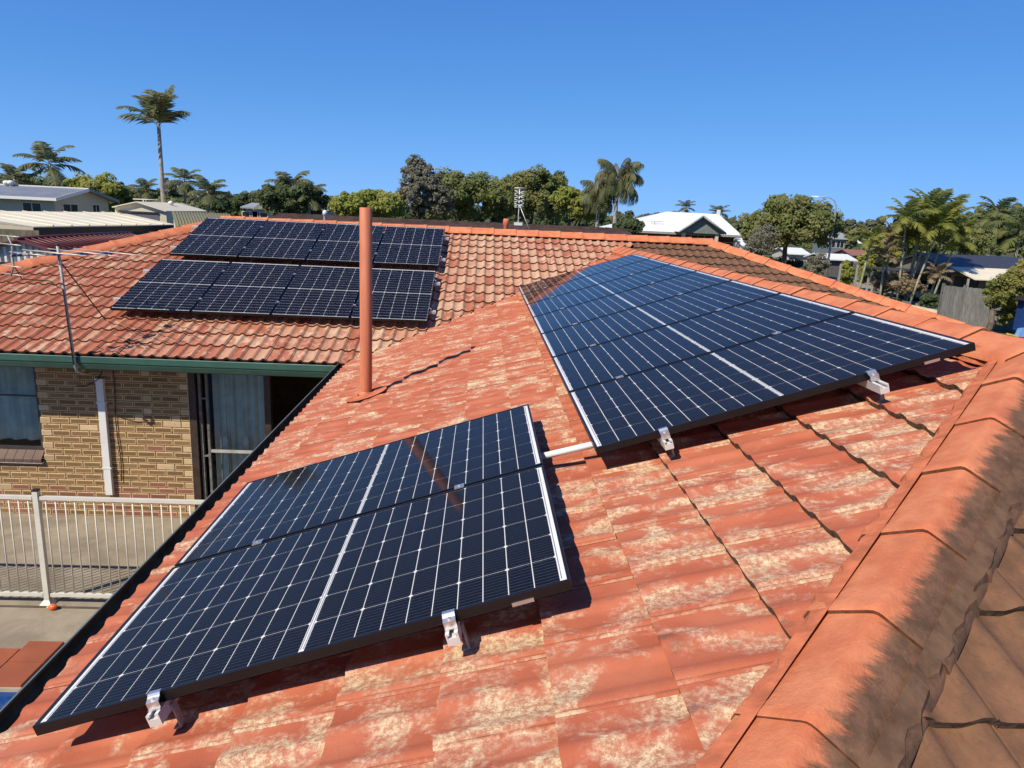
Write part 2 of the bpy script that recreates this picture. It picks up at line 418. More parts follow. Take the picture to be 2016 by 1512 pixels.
def concrete_mat():
    t = NT('concrete'); n = t.noise(t.pos(), 2.2, 8, .65, .4); f = t.noise(t.pos(), 45, 5, .7)
    col = t.mix(t.ramp(n, .3, .72), (.25, .205, .145), (.39, .335, .240))
    col = t.mix(t.math('MULTIPLY', t.ramp(f, .5, .75), .35), col, (.13, .11, .08))
    col = t.mix(t.math('MULTIPLY', t.ramp(t.noise(t.pos(), .9, 5, .7), .55, .72), .5), col, (.15, .115, .08))
    t.bump(f, .4, .004); return t.set(col, .9, 0, .3)
CONC = concrete_mat()
COPING = simple('terracotta_paver', (.36, .105, .048), .5, 0, .12, 3, .4)
WATER = simple('pool_blue', (.004, .055, .22), .08, 0, .3, 3)
POOLB = simple('pool_shell', (.05, .22, .42), .6, 0, .15, 3)
def grass_mat():
    t = NT('lawn'); n = t.noise(t.pos(), .25, 6, .7); f = t.noise(t.pos(), 9, 5, .7)
    col = t.mix(t.ramp(n, .35, .65), (.070, .085, .030), (.12, .115, .055))
    return t.set(t.mix(t.math('MULTIPLY', t.ramp(f, .4, .7), .5), col, (.045, .06, .02)), .95, 0, .2)
LAWN = grass_mat()
ASPH = simple('asphalt', (.055, .055, .056), .9, 0, .2, 4)
def brick_mat(name, body, rim):
    t = NT(name); g = t.new('ShaderNodeTexCoord').outputs['Generated']; s = t.sep(g)
    def edge(x, w): return t.math('SUBTRACT', 1.0, t.math('MULTIPLY', t.ramp(x, w * .4, w), t.ramp(t.math('SUBTRACT', 1.0, x), w * .4, w)))
    e = t.math('MAXIMUM', edge(s[0], .075), edge(s[2], .22))
    n = t.noise(t.pos(), 30, 5, .7)
    rd = t.new('ShaderNodeObjectInfo').outputs['Random']
    b = t.mix(rd, tuple(x * .72 for x in body), tuple(x * 1.25 for x in body))
    b = t.mix(t.math('MULTIPLY', t.ramp(n, .4, .7), .4), b, tuple(x * .6 for x in body))
    col = t.mix(t.math('MULTIPLY', e, t.ramp(n, .25, .5)), b, rim)
    t.bump(n, .5, .004); return t.set(col, .85, 0, .3)
BRICK_BR = brick_mat('brown_brick', (.265, .160, .072), (.68, .48, .25))
BRICK_CR = brick_mat('cream_brick', (.60, .44, .25), (.66, .49, .29))
BRICK_RD = brick_mat('red_brown_brick', (.31, .135, .080), (.64, .42, .25))
MORT = simple('brick_mortar', (.30, .195, .11), .95, 0, .2, 30, .2, .004)

def leaf_mat(name, c1, c2, c3=None, tr=.50):
    c1 = tuple(x * f for x, f in zip(c1, (2.75, 2.35, 2.4))); c2 = tuple(x * f for x, f in zip(c2, (2.45, 2.1, 2.2)))
    t = NT(name); g = t.new('ShaderNodeNewGeometry')
    n = t.noise(g.outputs['Position'], .55, 4, .6)
    col = t.mix(t.ramp(n, .35, .65), c1, c2)
    ri = g.outputs['Random Per Island']
    col = t.mix(t.math('MULTIPLY', ri, .4), col, tuple(x * .5 for x in c1))
    if c3: col = t.mix(t.ramp(t.math('ADD', ri, t.math('MULTIPLY', t.math('SUBTRACT', n, .5), .8)), .80, .98), col, c3)
    t.set(col, .55, 0, .25)
    tl = t.new('ShaderNodeBsdfTranslucent'); t.l.new(col, tl.inputs['Color'])
    mx = t.new('ShaderNodeMixShader'); mx.inputs[0].default_value = tr
    t.l.new(t.p.outputs[0], mx.inputs[1]); t.l.new(tl.outputs[0], mx.inputs[2]); t.l.new(mx.outputs[0], t.out.inputs['Surface'])
    return t.m
LEAF_G = leaf_mat('olive_green_leaves', (.085, .120, .036), (.150, .170, .060))
LEAF_D = leaf_mat('dark_green_leaves', (.040, .068, .026), (.075, .105, .040))
LEAF_L = leaf_mat('bright_green_leaves', (.115, .160, .030), (.200, .225, .055))
LEAF_GR = leaf_mat('grey_green_leaves', (.095, .112, .078), (.150, .165, .120))
LEAF_Y = leaf_mat('yellow_green_fronds', (.085, .125, .028), (.165, .195, .042), (.34, .30, .08))
LEAF_P = leaf_mat('palm_fronds', (.075, .105, .045), (.135, .155, .075), (.22, .19, .10))
LEAF_DRY = leaf_mat('dry_olive_leaves', (.135, .125, .068), (.200, .180, .110))
LEAF_FAR = leaf_mat('far_wood_leaves', (.060, .080, .042), (.100, .115, .060))
BARK = simple('bark', (.16, .125, .09), .9, 0, .35, 5)
PALMT = simple('palm_trunk', (.36, .33, .28), .85, 0, .3, 4)
CANE = simple('cane_trunk', (.34, .34, .23), .7, 0, .35, 6)

# ------------------------------------------------------------------ the ground
GZ = -2.6
def flat(name, x0, x1, y0, y1, z, mat, kind='structure'):
    o = MB().face([(x0, y0, z), (x1, y0, z), (x1, y1, z), (x0, y1, z)]).build(name, mat); tag(o, kind=kind); return o
flat('ground', -3000, 3000, -3000, 3000, GZ - .16, LAWN)

# ------------------------------------------------------------------ the house
TP = math.tan(PITCH); CPP = math.cos(PITCH); SPP = math.sin(PITCH)
BASE = .172 / CPP                       # vertical drop of the tile bed below the panel plane
Y2 = 7.12174                            # P2: z = TP*(y - Y2) - BASE
HIPC = 2.785                            # near hip: y = x - HIPC
VAL = 7.09                              # valley: y = x + VAL
RX = 3.84; RY = 11.56                    # wing ridge x, main ridge y
HL = 14.90                              # left hip: y = x + HL
HR = RY + 5.64                          # right hip: y = HR - x
VR = 14.77                              # right valley: y = VR - x
GAP = .311                              # course gauge in plan
house = empty('house', (0, 0, GZ))
tag(house, 'single storey brick house with hipped orange tile roof carrying the solar panels', 'house')
HINV = Matrix.Translation((0, 0, -GZ))
hroot = house
def hb(mb, name, mats, parent=None):
    o = mb.build(name, mats, parent or house)
    if parent is None: o.location = (0, 0, -GZ)
    return o

def zP1(x): return TP * x - BASE
def zP2(y): return TP * (y - Y2) - BASE
def zP3(y): return TP * (y + HIPC) - BASE
def zP4(x): return TP * (2 * RX - x) - BASE

TW, TG = .30, GAP / CPP                 # cover width, gauge on the slope
PROF0 = [(0, .004), (.018, 0), (.068, 0), (.084, .007), (.103, .0195), (.122, .022), (.139, .014), (.150, .003),
        (.168, 0), (.218, 0), (.234, .007), (.253, .0195), (.272, .022), (.285, .017), (.2885, .010), (.292, .016), (.301, .005)]
TT = .026                               # lower edge stands this proud
def tile_mesh(name, mats, edge_mi=1, amp=1.0):
    mb = MB(); ln = TG + .06; PROF = [(x, z * amp) for x, z in PROF0]
    for i in range(len(PROF) - 1):
        (x0, z0), (x1, z1) = PROF[i], PROF[i + 1]
        zt = lambda y: TT * (1 - y / TG)
        P = [(x0, 0, z0 + zt(0)), (x1, 0, z1 + zt(0)), (x1, ln, z1 + zt(ln)), (x0, ln, z0 + zt(ln))]
        mb.face(P, 0, True, [(p[0], p[1]) for p in P])
        Q = [(x0, 0, z0 + TT), (x1, 0, z1 + TT), (x1, .004, z1 - .006), (x0, .004, z0 - .006)]
        mb.face([Q[3], Q[2], Q[1], Q[0]], edge_mi, False, [(p[0], p[1]) for p in (Q[3], Q[2], Q[1], Q[0])])
    for x, z in (PROF[0], PROF[-1]):
        mb.face([(x, 0, z + TT), (x, ln, z + TT * (1 - ln / TG)), (x, ln, z - .02), (x, 0, z - .006)], edge_mi, False)
    m = bpy.data.meshes.new(name); m.from_pydata(mb.v, [], mb.f)
    for t in mats: m.materials.append(t)
    m.polygons.foreach_set('material_index', mb.mi); m.polygons.foreach_set('use_smooth', mb.sm)
    l = m.uv_layers.new(name='UVMap'); l.data.foreach_set('uv', [c for q in mb.uv for a in q for c in a])
    bm = bmesh.new(); bm.from_mesh(m); bmesh.ops.remove_doubles(bm, verts=[v for v in bm.verts if any(f.smooth for f in v.link_faces)], dist=1e-5)
    bm.to_mesh(m); bm.free(); m.update(); return m

def cut_mesh(m, M, planes):
    bm = bmesh.new(); bm.from_mesh(m); Mi = M.inverted(); R3 = M.to_3x3()
    for co, no in planes:                # keep the side the normal points away from
        bmesh.ops.bisect_plane(bm, geom=bm.verts[:] + bm.edges[:] + bm.faces[:], plane_co=Mi @ Vector(co), plane_no=R3.transposed() @ Vector(no), clear_outer=True)
    if not bm.faces: bm.free(); return None
    c = bpy.data.meshes.new(m.name + '_cut'); bm.to_mesh(c); bm.free()
    for t in m.materials: c.materials.append(t)
    return c

def covered(P):
    """on the slope under a panel?"""
    for (A, B) in COVER:
        if A[0] < P.x < B[0] and A[1] < P.y < B[1]: return True
    return False
COVER = []

def lay_slope(name, up, nrm, origin, cols, rows, planes, mesh, mats, label, want, outline, bed_mat, phase=0.0, jit=.0012):
    """tiles over a roof slope; origin is the point at column 0, row 0. Returns the slope object."""
    ac = up.cross(nrm).normalized()
    B3 = Matrix((ac, up, nrm)).transposed().to_4x4()
    mb = MB(); mb.face([Vector(p) - nrm * .022 for p in outline])
    slope = hb(mb, name, bed_mat); slope['label'] = label
    cand = []; out = []
    for j in range(cols[0], cols[1]):
        for i in range(rows[0], rows[1]):
            P = origin + ac * (j * TW) + up * (i * TG)
            M = Matrix.Translation(P + Vector((rng.uniform(-jit, jit), rng.uniform(-jit, jit), rng.uniform(-jit, jit)))) @ B3 @ Matrix.Rotation(rng.uniform(-.004, .004), 4, 'Z') @ Matrix.Rotation(rng.uniform(-.004, .004), 4, 'Y')
            corners = [P + ac * a + up * b for a in (0, TW) for b in (0, TG)]
            ins = [all((c - Vector(co)).dot(Vector(no)) <= 0 for co, no in planes) for c in corners]
            full = all((P + ac * a + up * b - Vector(co)).dot(Vector(no)) <= 0 for co, no in planes for a in (0, TW) for b in (0, TG + .06))
            m = mesh
            if not full:
                cen = P + ac * .15 + up * .16
                if all(any((c - Vector(co)).dot(Vector(no)) > 0 for co, no in planes) for c in corners) and any(min((c - Vector(co)).dot(Vector(no)) for c in corners) > 0 for co, no in planes): continue
                m = cut_mesh(mesh, M, planes)
                if m is None: continue
            cen = P + ac * .15 + up * .16
            q = px_of(cen); vis = q and -30 < q[0] < 2046 and 380 < q[1] < 1560 and not covered(cen)
            score = 0
            if vis: score = (nrm.dot(CAM - cen) / (CAM - cen).length) / (CAM - cen).length_squared
            cand.append((score, m, M))
    cand.sort(key=lambda c: -c[0]); rest = []
    for k, (s, m, M) in enumerate(cand):
        if s > 0 and k < want:
            o = bpy.data.objects.new('tile', m); link(o, slope); o.matrix_local = M
        else: rest.append((m, M, rng.random()))
    if rest:
        jm = join_meshes('tiles', rest, mats); o = bpy.data.objects.new('tiles', jm); link(o, slope); o['kind'] = 'stuff'
    return slope

UP1, N1 = Vector((CPP, 0, SPP)), Vector((-SPP, 0, CPP))
UP2, N2 = Vector((0, CPP, SPP)), Vector((0, -SPP, CPP))
UP4, N4 = Vector((-CPP, 0, SPP)), Vector((SPP, 0, CPP))
L_, W_, G_ = 1.751, 1.038, .020
BS, BY, CXL, CS, DXL, DS = 1.99835, 1.06425, -3.5402, 2.57198, -3.5680, .59887
m_ = .0
COVER = [((.12, .14), (1.55, 2.0)), ((BS * CPP + .10, BY + .14), ((BS + L_) * CPP - .12, BY + 7.3)),
         ((CXL + .1, Y2 + CS * CPP + .1), (CXL + 4.1, Y2 + (CS + L_) * CPP - .1)), ((DXL + .1, Y2 + DS * CPP + .1), (DXL + 4.1, Y2 + (DS + L_) * CPP - .1))]
s2 = 1 / math.sqrt(2)
EAVE1, EAVE2, EAVE3 = -.27, 6.81, -3.109
tm_o = tile_mesh('tile', [TILE_O, TILE_EDGE], 1, .66); tm_s = tile_mesh('tile_salmon', [TILE_S, TILE_EDGE_R], 1, 1.25); tm_b = tile_mesh('tile_brown', [TILE_B, TILE_EDGE])
BEDM = simple('roof_bed', (.10, .05, .03), .95)
hip_n = Vector((s2, -s2, 0)); val_n = Vector((-s2, s2, 0))
# wing slope with the two nearer arrays
o1 = Vector((EAVE1, 11.3, zP1(EAVE1)))
lay_slope('roof_slope', UP1, N1, o1, (0, 49), (0, 14),
    [((HIPC - .015, 0, 0), hip_n), ((0, VAL - .03, 0), val_n), ((RX, 0, 0), (1, 0, 0))], tm_o, [TILE_O, TILE_EDGE],
    'worn orange roof slope under the two nearer solar arrays', 300,
    [(EAVE1, EAVE1 - HIPC, zP1(EAVE1)), (EAVE1, EAVE1 + VAL, zP1(EAVE1)), (RX, RX + VAL, zP1(RX)), (RX, RX - HIPC, zP1(RX))], BEDM)
# main slope facing us
o2 = Vector((-7.87, EAVE2, zP2(EAVE2)))
xr = VR - EAVE2
lay_slope('roof_slope', UP2, N2, o2, (0, 40), (0, 15),
    [((0, VAL + .01, 0), -val_n), ((0, HL, 0), Vector((-s2, s2, 0))), ((0, RY, 0), (0, 1, 0))], tm_s, [TILE_S, TILE_EDGE_R],
    'patchy salmon roof slope under the far eight panel array', 300,
    [(EAVE2 - HL, EAVE2, zP2(EAVE2)), (EAVE2 - VAL, EAVE2, zP2(EAVE2)), (RX, RX + VAL, zP2(RX + VAL)), (RX, RY, zP2(RY)), (RY - HL, RY, zP2(RY))], BEDM)
# the same slope continues, brown, to the right of the wing ridge
lay_slope('roof_slope', UP2, N2, Vector((-7.87 + 40 * TW, EAVE2, zP2(EAVE2))), (0, 22), (0, 15),
    [((0, VR + .01, 0), Vector((-s2, -s2, 0))), ((0, HR, 0), Vector((s2, s2, 0))), ((0, RY, 0), (0, 1, 0))], tm_b, [TILE_B, TILE_EDGE],
    'brown grimy end of the far slope beyond the wing ridge', 120,
    [(RX, RX + VAL, zP2(RX + VAL)), (VR - EAVE2, EAVE2, zP2(EAVE2)), (HR - EAVE2, EAVE2, zP2(EAVE2)), (HR - RY, RY, zP2(RY)), (RX, RY, zP2(RY))], BEDM)
# near hip end
o3 = Vector((-.25 + .12, EAVE3, zP3(EAVE3)))
lay_slope('roof_slope', UP2, N2, o3, (0, 30), (0, 15),
    [((HIPC + .015, 0, 0), -hip_n), ((0, -HIPC + 2 * RX, 0), Vector((s2, s2, 0)))], tm_b, [TILE_B, TILE_EDGE],
    'brown grimy near end slope of the roof', 120,
    [(EAVE1, EAVE3, zP3(EAVE3)), (2 * RX - EAVE1, EAVE3, zP3(EAVE3)), (RX, RX - HIPC, zP3(RX - HIPC))], BEDM)
# far side of the wing and the hidden slopes
lay_slope('roof_slope', UP4, N4, Vector((2 * RX + .27, 1.0 - HIPC - 2, zP4(2 * RX + .27))), (0, 44), (0, 14),
    [((0, 2 * RX - HIPC, 0), Vector((-s2, -s2, 0))), ((0, VR - .03, 0), Vector((s2, s2, 0))), ((RX, 0, 0), (-1, 0, 0))], tm_b, [TILE_B, TILE_EDGE],
    'roof slope on the far side of the wing ridge', 0,
    [(RX, RX - HIPC, zP4(RX)), (2 * RX + .27, -.27 - HIPC, zP4(2 * RX + .27)), (2 * RX + .27, VR - 2 * RX - .27, zP4(2 * RX + .27)), (RX, VR - RX, zP4(RX))], BEDM)
zr = zP2(RY)
for pts in ([(RY - HL, RY, zr), (HR - RY, RY, zr), (HR - EAVE2, 2 * RY - EAVE2, zP2(EAVE2)), (EAVE2 - HL, 2 * RY - EAVE2, zP2(EAVE2))],
            [(RY - HL, RY, zr), (EAVE2 - HL, 2 * RY - EAVE2, zP2(EAVE2)), (EAVE2 - HL, EAVE2, zP2(EAVE2))],
            [(HR - RY, RY, zr), (HR - EAVE2, EAVE2, zP2(EAVE2)), (HR - EAVE2, 2 * RY - EAVE2, zP2(EAVE2))]):
    hb(MB().face(pts), 'roof_slope', TILE_B)

# ridge and hip caps, each a piece that overlaps the one below
def cap_mesh(name, mat, hw=.166, rise=.080, ln=.44):
    mb = MB()
    half = [(-hw - .010, -.030), (-hw, -.004), (-hw * .50, rise * .50), (-hw * .11, rise * .925), (-hw * .035, rise * .99)]
    pr = half + [(-x, z) for x, z in reversed(half)]
    rows = [(0, 1.012, .002), (.008, 1.016, .005), (.05, 1.012, .003), (.065, 1.0, .0), (ln, .99, -.008)]
    base = len(mb.v)
    for y, s, dz in rows:
        for x, z in pr: mb.v.append((x * s, y, z * s + dz))
    k = len(pr)
    for i in range(len(rows) - 1):
        for j in range(k - 1):
            a = base + i * k + j
            mb.f.append((a, a + 1, a + k + 1, a + k)); mb.mi.append(0); mb.sm.append(True); mb.uv.append([(0, 0)] * 4)
    n = len(mb.v); mb.v += [(x * 1.012, 0, z * 1.012 + .002) for x, z in pr] + [(x * .96, .002, z * .96 - .008) for x, z in pr]
    for j in range(k - 1):
        mb.f.append((n + j, n + k + j, n + k + j + 1, n + j + 1)); mb.mi.append(1); mb.sm.append(False); mb.uv.append([(0, 0)] * 4)
    m = bpy.data.meshes.new(name); m.from_pydata(mb.v, [], mb.f); m.materials.append(mat); m.materials.append(TILE_EDGE_R)
    m.polygons.foreach_set('material_index', mb.mi); m.polygons.foreach_set('use_smooth', mb.sm); m.update(); return m
capm_o = cap_mesh('ridge_cap', CAP_O); capm_t = cap_mesh('hip_cap', CAP_T)
def cap_run(mesh, A, B, step=.405, name='ridge_cap', off=0.0):
    A, B = Vector(A), Vector(B); d = (B - A).normalized(); L = (B - A).length
    x = d.cross(Vector((0, 0, 1))).normalized(); z = x.cross(d).normalized()
    n = int(round(L / step)); st = L / n
    for i in range(n):
        P = A + d * (i * st + off)
        M = Matrix((x, d, z)).transposed().to_4x4(); M.translation = P + Vector((0, 0, -GZ)) + z * rng.uniform(-.003, .003)
        o = bpy.data.objects.new(name, mesh); link(o, house); o.matrix_local = M @ Matrix.Rotation(rng.uniform(-.012, .012), 4, 'Z') @ Matrix.Rotation(rng.uniform(-.01, .01), 4, 'Y')
zt = .016
ridge_end = Vector((RX, RX - HIPC, zP1(RX) + zt))
cap_run(capm_t, (EAVE1 + .05, EAVE1 + .05 - HIPC, zP1(EAVE1 + .05) + zt), ridge_end, .409, 'hip_cap')
cap_run(capm_o, (2 * RX + .2, -.2 - HIPC, zP4(2 * RX + .2) + zt), ridge_end + Vector((.02, .0, 0)), .409, 'hip_cap')
cap_run(capm_o, ridge_end + Vector((0, -.05, .012)), (RX, VR - RX + .12, zP1(RX) + zt + .012), .405)
cap_run(capm_o, (EAVE2 - HL, EAVE2, zP2(EAVE2) + zt), (RY - HL, RY, zr + zt), .409, 'hip_cap')
cap_run(capm_o, (HR - EAVE2, EAVE2, zP2(EAVE2) + zt), (HR - RY, RY, zr + zt), .409, 'hip_cap')
cap_run(capm_o, (HR - RY + .05, RY, zr + zt + .012), (RY - HL - .05, RY, zr + zt + .012), .405)

def bedding(A, B, side, mat, hw=.150):
    A, B = Vector(A), Vector(B); d = (B - A).normalized(); L = (B - A).length; x = d.cross(Vector((0, 0, 1))).normalized() * side
    n = int(L / .035); mb = MB(); rows = []
    for i in range(n + 1):
        P = A + d * (L * i / n); w = hw + .020 + .010 * math.sin(i * 1.7) * math.sin(i * .61) + rng.uniform(-.006, .009)
        rows.append((P + x * (hw - .035) + Vector((0, 0, .032)), P + x * (w - .014) + Vector((0, 0, .006 + rng.uniform(-.003, .003))), P + x * w + Vector((0, 0, -.045))))
    for i in range(n):
        for k in (0, 1): mb.face([rows[i][k], rows[i + 1][k], rows[i + 1][k + 1], rows[i][k + 1]], 0, True)
    return hb(mb, 'mortar_bedding', mat)
MORTAR_B = simple('brown_pointing', (.15, .085, .05), .95, 0, .3, 14, .2, .004)
hA = Vector((EAVE1 + .05, EAVE1 + .05 - HIPC, zP1(EAVE1 + .05) + zt))
bedding(hA, ridge_end, -1, MORTAR_O); bedding(hA, ridge_end, 1, MORTAR_B)
bedding(ridge_end, (RX, VR - RX, zP1(RX) + zt), -1, MORTAR_O)

# gutters
def gutter(name, A, B, out, inner, lip, depth=.105, width=.115, label=None):
    A, B, out = Vector(A), Vector(B), Vector(out)
    up = Vector((0, 0, 1)); mb = MB()
    prof = [(0.0, -.02), (0.0, -depth), (width * .75, -depth), (width * .92, -depth * .62), (width * .92, -depth * .5), (width, -depth * .46), (width, 0.0), (width - .012, .004), (width - .014, -.006), (width - .006, -.010)]
    th = [(width - .004, -.008), (width - .004, -depth * .45), (width * .9, -depth * .5), (width * .72, -depth + .005), (.004, -depth + .005), (.004, -.02)]
    pr = prof + th
    for i in range(len(pr)):
        a, b = pr[i], pr[(i + 1) % len(pr)]
        mi = 1 if i >= 9 else (2 if i in (6, 7, 8) else 0)
        mb.face([A + out * a[0] + up * a[1], B + out * a[0] + up * a[1], B + out * b[0] + up * b[1], A + out * b[0] + up * b[1]], mi)
    g = hb(mb, name, [inner, GUT_DARK, lip]);
    if label: g['label'] = label
    return g
gz1 = zP1(EAVE1) + .005
gutter('gutter', (EAVE1 - .005 + .05, EAVE1 - HIPC, gz1), (EAVE1 - .005 + .05, EAVE2 + .02, gz1), (-1, 0, 0), GUT_DARK, GUT_LIP, .11, .165, 'dark grey gutter along the wing eave')
gz2 = zP2(EAVE2) + .008
gutter('gutter', (EAVE1 - .12, EAVE2 + .035, gz2), (EAVE2 - HL, EAVE2 + .035, gz2), (0, -1, 0), GREEN, simple('green_lip', (.22, .34, .28), .3), .155, .15, 'dark green gutter along the far slope')
# fascia, soffit
hb(MB().b(EAVE2 - HL, EAVE1 + .1, EAVE2 + .04, EAVE2 + .065, gz2 - .19, gz2 - .03), 'fascia', GREEN)
hb(MB().b(EAVE1 + .05, EAVE1 + .075, EAVE3, EAVE2 + .1, gz1 - .20, gz1 - .03), 'fascia', DARKT)
WY = 7.25                                # brick wall plane
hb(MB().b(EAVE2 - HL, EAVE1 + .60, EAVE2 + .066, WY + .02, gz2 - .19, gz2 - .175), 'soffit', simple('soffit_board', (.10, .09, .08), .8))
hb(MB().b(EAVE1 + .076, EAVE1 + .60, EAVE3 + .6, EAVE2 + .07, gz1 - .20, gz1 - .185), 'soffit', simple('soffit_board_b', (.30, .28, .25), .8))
# walls
zs = gz2 - .19
wall = MB()
X0 = -7.6
wx = [(-4.36, -2.43)]
wall.b(-4.36, -2.43, WY + .012, WY + .20, GZ, zs)                      # brick pier
wall.b(X0, -4.36, WY + .012, WY + .20, GZ, -1.86)                       # under the window
bw = hb(wall, 'brick_wall', MORT)
BRK, BH, MJ = .230, .076, .010
bm_full = {}
def brick(x0, x1, z0, z1, mat):
    w, h = round(x1 - x0, 3), round(z1 - z0, 3); k = (w, h, mat.name)
    if k not in bm_full:
        mb = MB(); c = .004; d = .0
        fr = [(0, 0, 0), (w, 0, 0), (w, 0, h), (0, 0, h)]
        mb.face([(c, -.003, c), (w - c, -.003, c), (w - c, -.003, h - c), (c, -.003, h - c)])
        for a, b2 in ((0, 1), (1, 2), (2, 3), (3, 0)):
            I = [(c, -.003, c), (w - c, -.003, c), (w - c, -.003, h - c), (c, -.003, h - c)]
            mb.face([fr[a], fr[b2], I[b2], I[a]])
            mb.face([fr[b2], fr[a], (fr[a][0], .05, fr[a][2]), (fr[b2][0], .05, fr[b2][2])])
        bm_full[k] = mb.mesh('brick', mat)
    o = bpy.data.objects.new('brick', bm_full[k]); link(o, bw); o.location = (x0, WY + rng.uniform(-.002, .002), z0); return o
nz = 0; z = GZ + .004
nb = 0
while z + BH < zs - .01:
    off = 0 if nz % 2 == 0 else (BRK + MJ) / 2
    x = -2.43
    lim = X0 + 1.7 if z < -1.95 else -4.36
    first = True
    while x > lim + .03:
        w = BRK
        if first and nz % 2: w = (BRK - MJ) / 2
        cream_end = first and nz % 2
        x1 = x; x0 = max(x - w, lim)
        if x1 - x0 > .04:
            cr_ = cream_end or (x0 <= -4.30 and (x1 - x0) < .16) or rng.random() < .015
            low = z < -2.22
            mt = BRICK_CR if cr_ else (BRICK_RD if (low and rng.random() < .55) or rng.random() < .06 else BRICK_BR)
            if z > -1.25 and x0 > -3.35 and rng.random() < .20 and not cr_:
                mid = x0 + (x1 - x0) * .48
                brick(x0, mid - .005, z, z + BH, BRICK_CR); brick(mid + .005, x1, z, z + BH, BRICK_BR); nb += 2
            else: brick(x0, x1, z, z + BH, mt); nb += 1
        x = x0 - MJ; first = False
    z += BH + MJ; nz += 1
# rest of the walls (mostly out of sight)
hb(MB().b(EAVE1 + .62, EAVE1 + .82, EAVE3 + .7, WY - .01, GZ, gz1 - .205), 'side_wall', BRICK_BR)
hb(MB().b(EAVE1 + .83, 7.6, EAVE3 + .7, EAVE3 + .9, GZ, gz1 - .205), 'end_wall', BRICK_BR)
hb(MB().b(7.4, 7.6, EAVE3 + .91, WY, GZ, gz1 - .205), 'side_wall', BRICK_BR)
hb(MB().b(-7.2, 9.4, 15.2, 15.4, GZ, gz1 - .205), 'back_wall', BRICK_BR)
hb(MB().b(-7.2, -7.0, WY + .3, 15.19, GZ, gz1 - .205), 'side_wall', BRICK_BR)
hb(MB().b(9.2, 9.4, WY + .3, 15.19, GZ, gz1 - .205), 'side_wall', BRICK_BR)
# rooms behind the openings
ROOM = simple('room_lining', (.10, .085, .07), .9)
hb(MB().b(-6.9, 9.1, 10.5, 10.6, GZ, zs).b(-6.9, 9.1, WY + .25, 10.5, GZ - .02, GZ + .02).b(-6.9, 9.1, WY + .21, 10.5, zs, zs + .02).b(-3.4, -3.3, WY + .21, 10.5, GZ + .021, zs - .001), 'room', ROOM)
# left window
win = hb(MB().b(-6.2, -4.38, WY + .06, WY + .10, -1.70, -1.655).b(-6.2, -4.38, WY + .06, WY + .10, zs - .045, zs - .002).b(-4.42, -4.38, WY + .06, WY + .10, -1.654, zs - .046).b(-5.36, -5.32, WY + .055, WY + .095, -1.654, zs - .046).b(-6.2, -4.43, WY + .06, WY + .09, -.97, -.955), 'window', simple('bronze_window_frame', (.06, .05, .045), .5))
hb(MB().b(-6.2, -4.421, WY + .076, WY + .080, -1.654, zs - .046), 'pane', WIN_GLASS, win)
DRAPE = simple('pale_sheer_drape', (.86, .82, .70), .9, 0, .15, 6)
mb = MB(); N = 60
for i in range(N):
    xa, xb = -6.2 + i * 1.78 / N, -6.2 + (i + 1) * 1.78 / N
    ya, yb = WY + .17 + .03 * math.sin(i * .9), WY + .17 + .03 * math.sin((i + 1) * .9)
    mb.face([(xa, ya, -1.6), (xb, yb, -1.6), (xb, yb, zs), (xa, ya, zs)], 0, True)
hb(mb, 'curtain', DRAPE, win)
for i in range(8):
    x1 = -4.375 - i * .118
    ob = hb(MB().prism([(x1 - .112, WY + .05, -1.72), (x1, WY + .05, -1.72), (x1, WY - .055, -1.84), (x1 - .112, WY - .055, -1.84)], [(x1 - .112, WY + .05, -1.70), (x1, WY + .05, -1.70), (x1, WY - .055, -1.80), (x1 - .112, WY - .055, -1.80)]), 'sill_brick', simple('sill_brick_brown', (.13, .075, .05), .7) if i == 0 else bpy.data.materials['sill_brick_brown'], win)
hb(MB().b(-6.2, -4.37, WY - .045, WY + .05, -1.86, -1.845), 'sill_bed', CREAMW, win)
# sliding door beside the brick pier
door = hb(MB().b(-2.425, -2.34, WY + .0, WY + .12, GZ, zs).b(-1.455, -1.375, WY + .02, WY + .12, GZ, zs), 'sliding_door', DARKT)
hb(MB().b(-2.32, -2.285, WY + .04, WY + .09, GZ, zs).b(-2.225, -2.195, WY + .04, WY + .09, GZ, zs).b(-2.284, -2.226, WY + .04, WY + .08, -.92, -.90).b(-2.284, -2.226, WY + .04, WY + .08, -1.72, -1.70), 'frame', simple('weathered_grey_frame', (.16, .15, .135), .6, 0, .4, 15), door)
hb(MB().b(-2.194, -1.456, WY + .045, WY + .075, -1.66, -1.62), 'midrail', simple('aluminium_midrail', (.46, .44, .40), .5), door)
hb(MB().b(-2.194, -1.456, WY + .058, WY + .062, GZ, -1.661).b(-2.194, -1.456, WY + .058, WY + .062, -1.619, zs), 'pane', WIN_GLASS, door)
mb = MB(); N = 40
for i in range(N):
    xa, xb = -2.19 + i * .70 / N, -2.19 + (i + 1) * .70 / N
    f = lambda k: WY + .20 + .022 * math.sin(k * .75) + .01 * math.sin(k * 1.9)
    mb.face([(xa, f(i), GZ + .05), (xb, f(i + 1), GZ + .05), (xb, f(i + 1), zs), (xa, f(i), zs)], 0, True)
hb(mb, 'curtain', DRAPE, door)

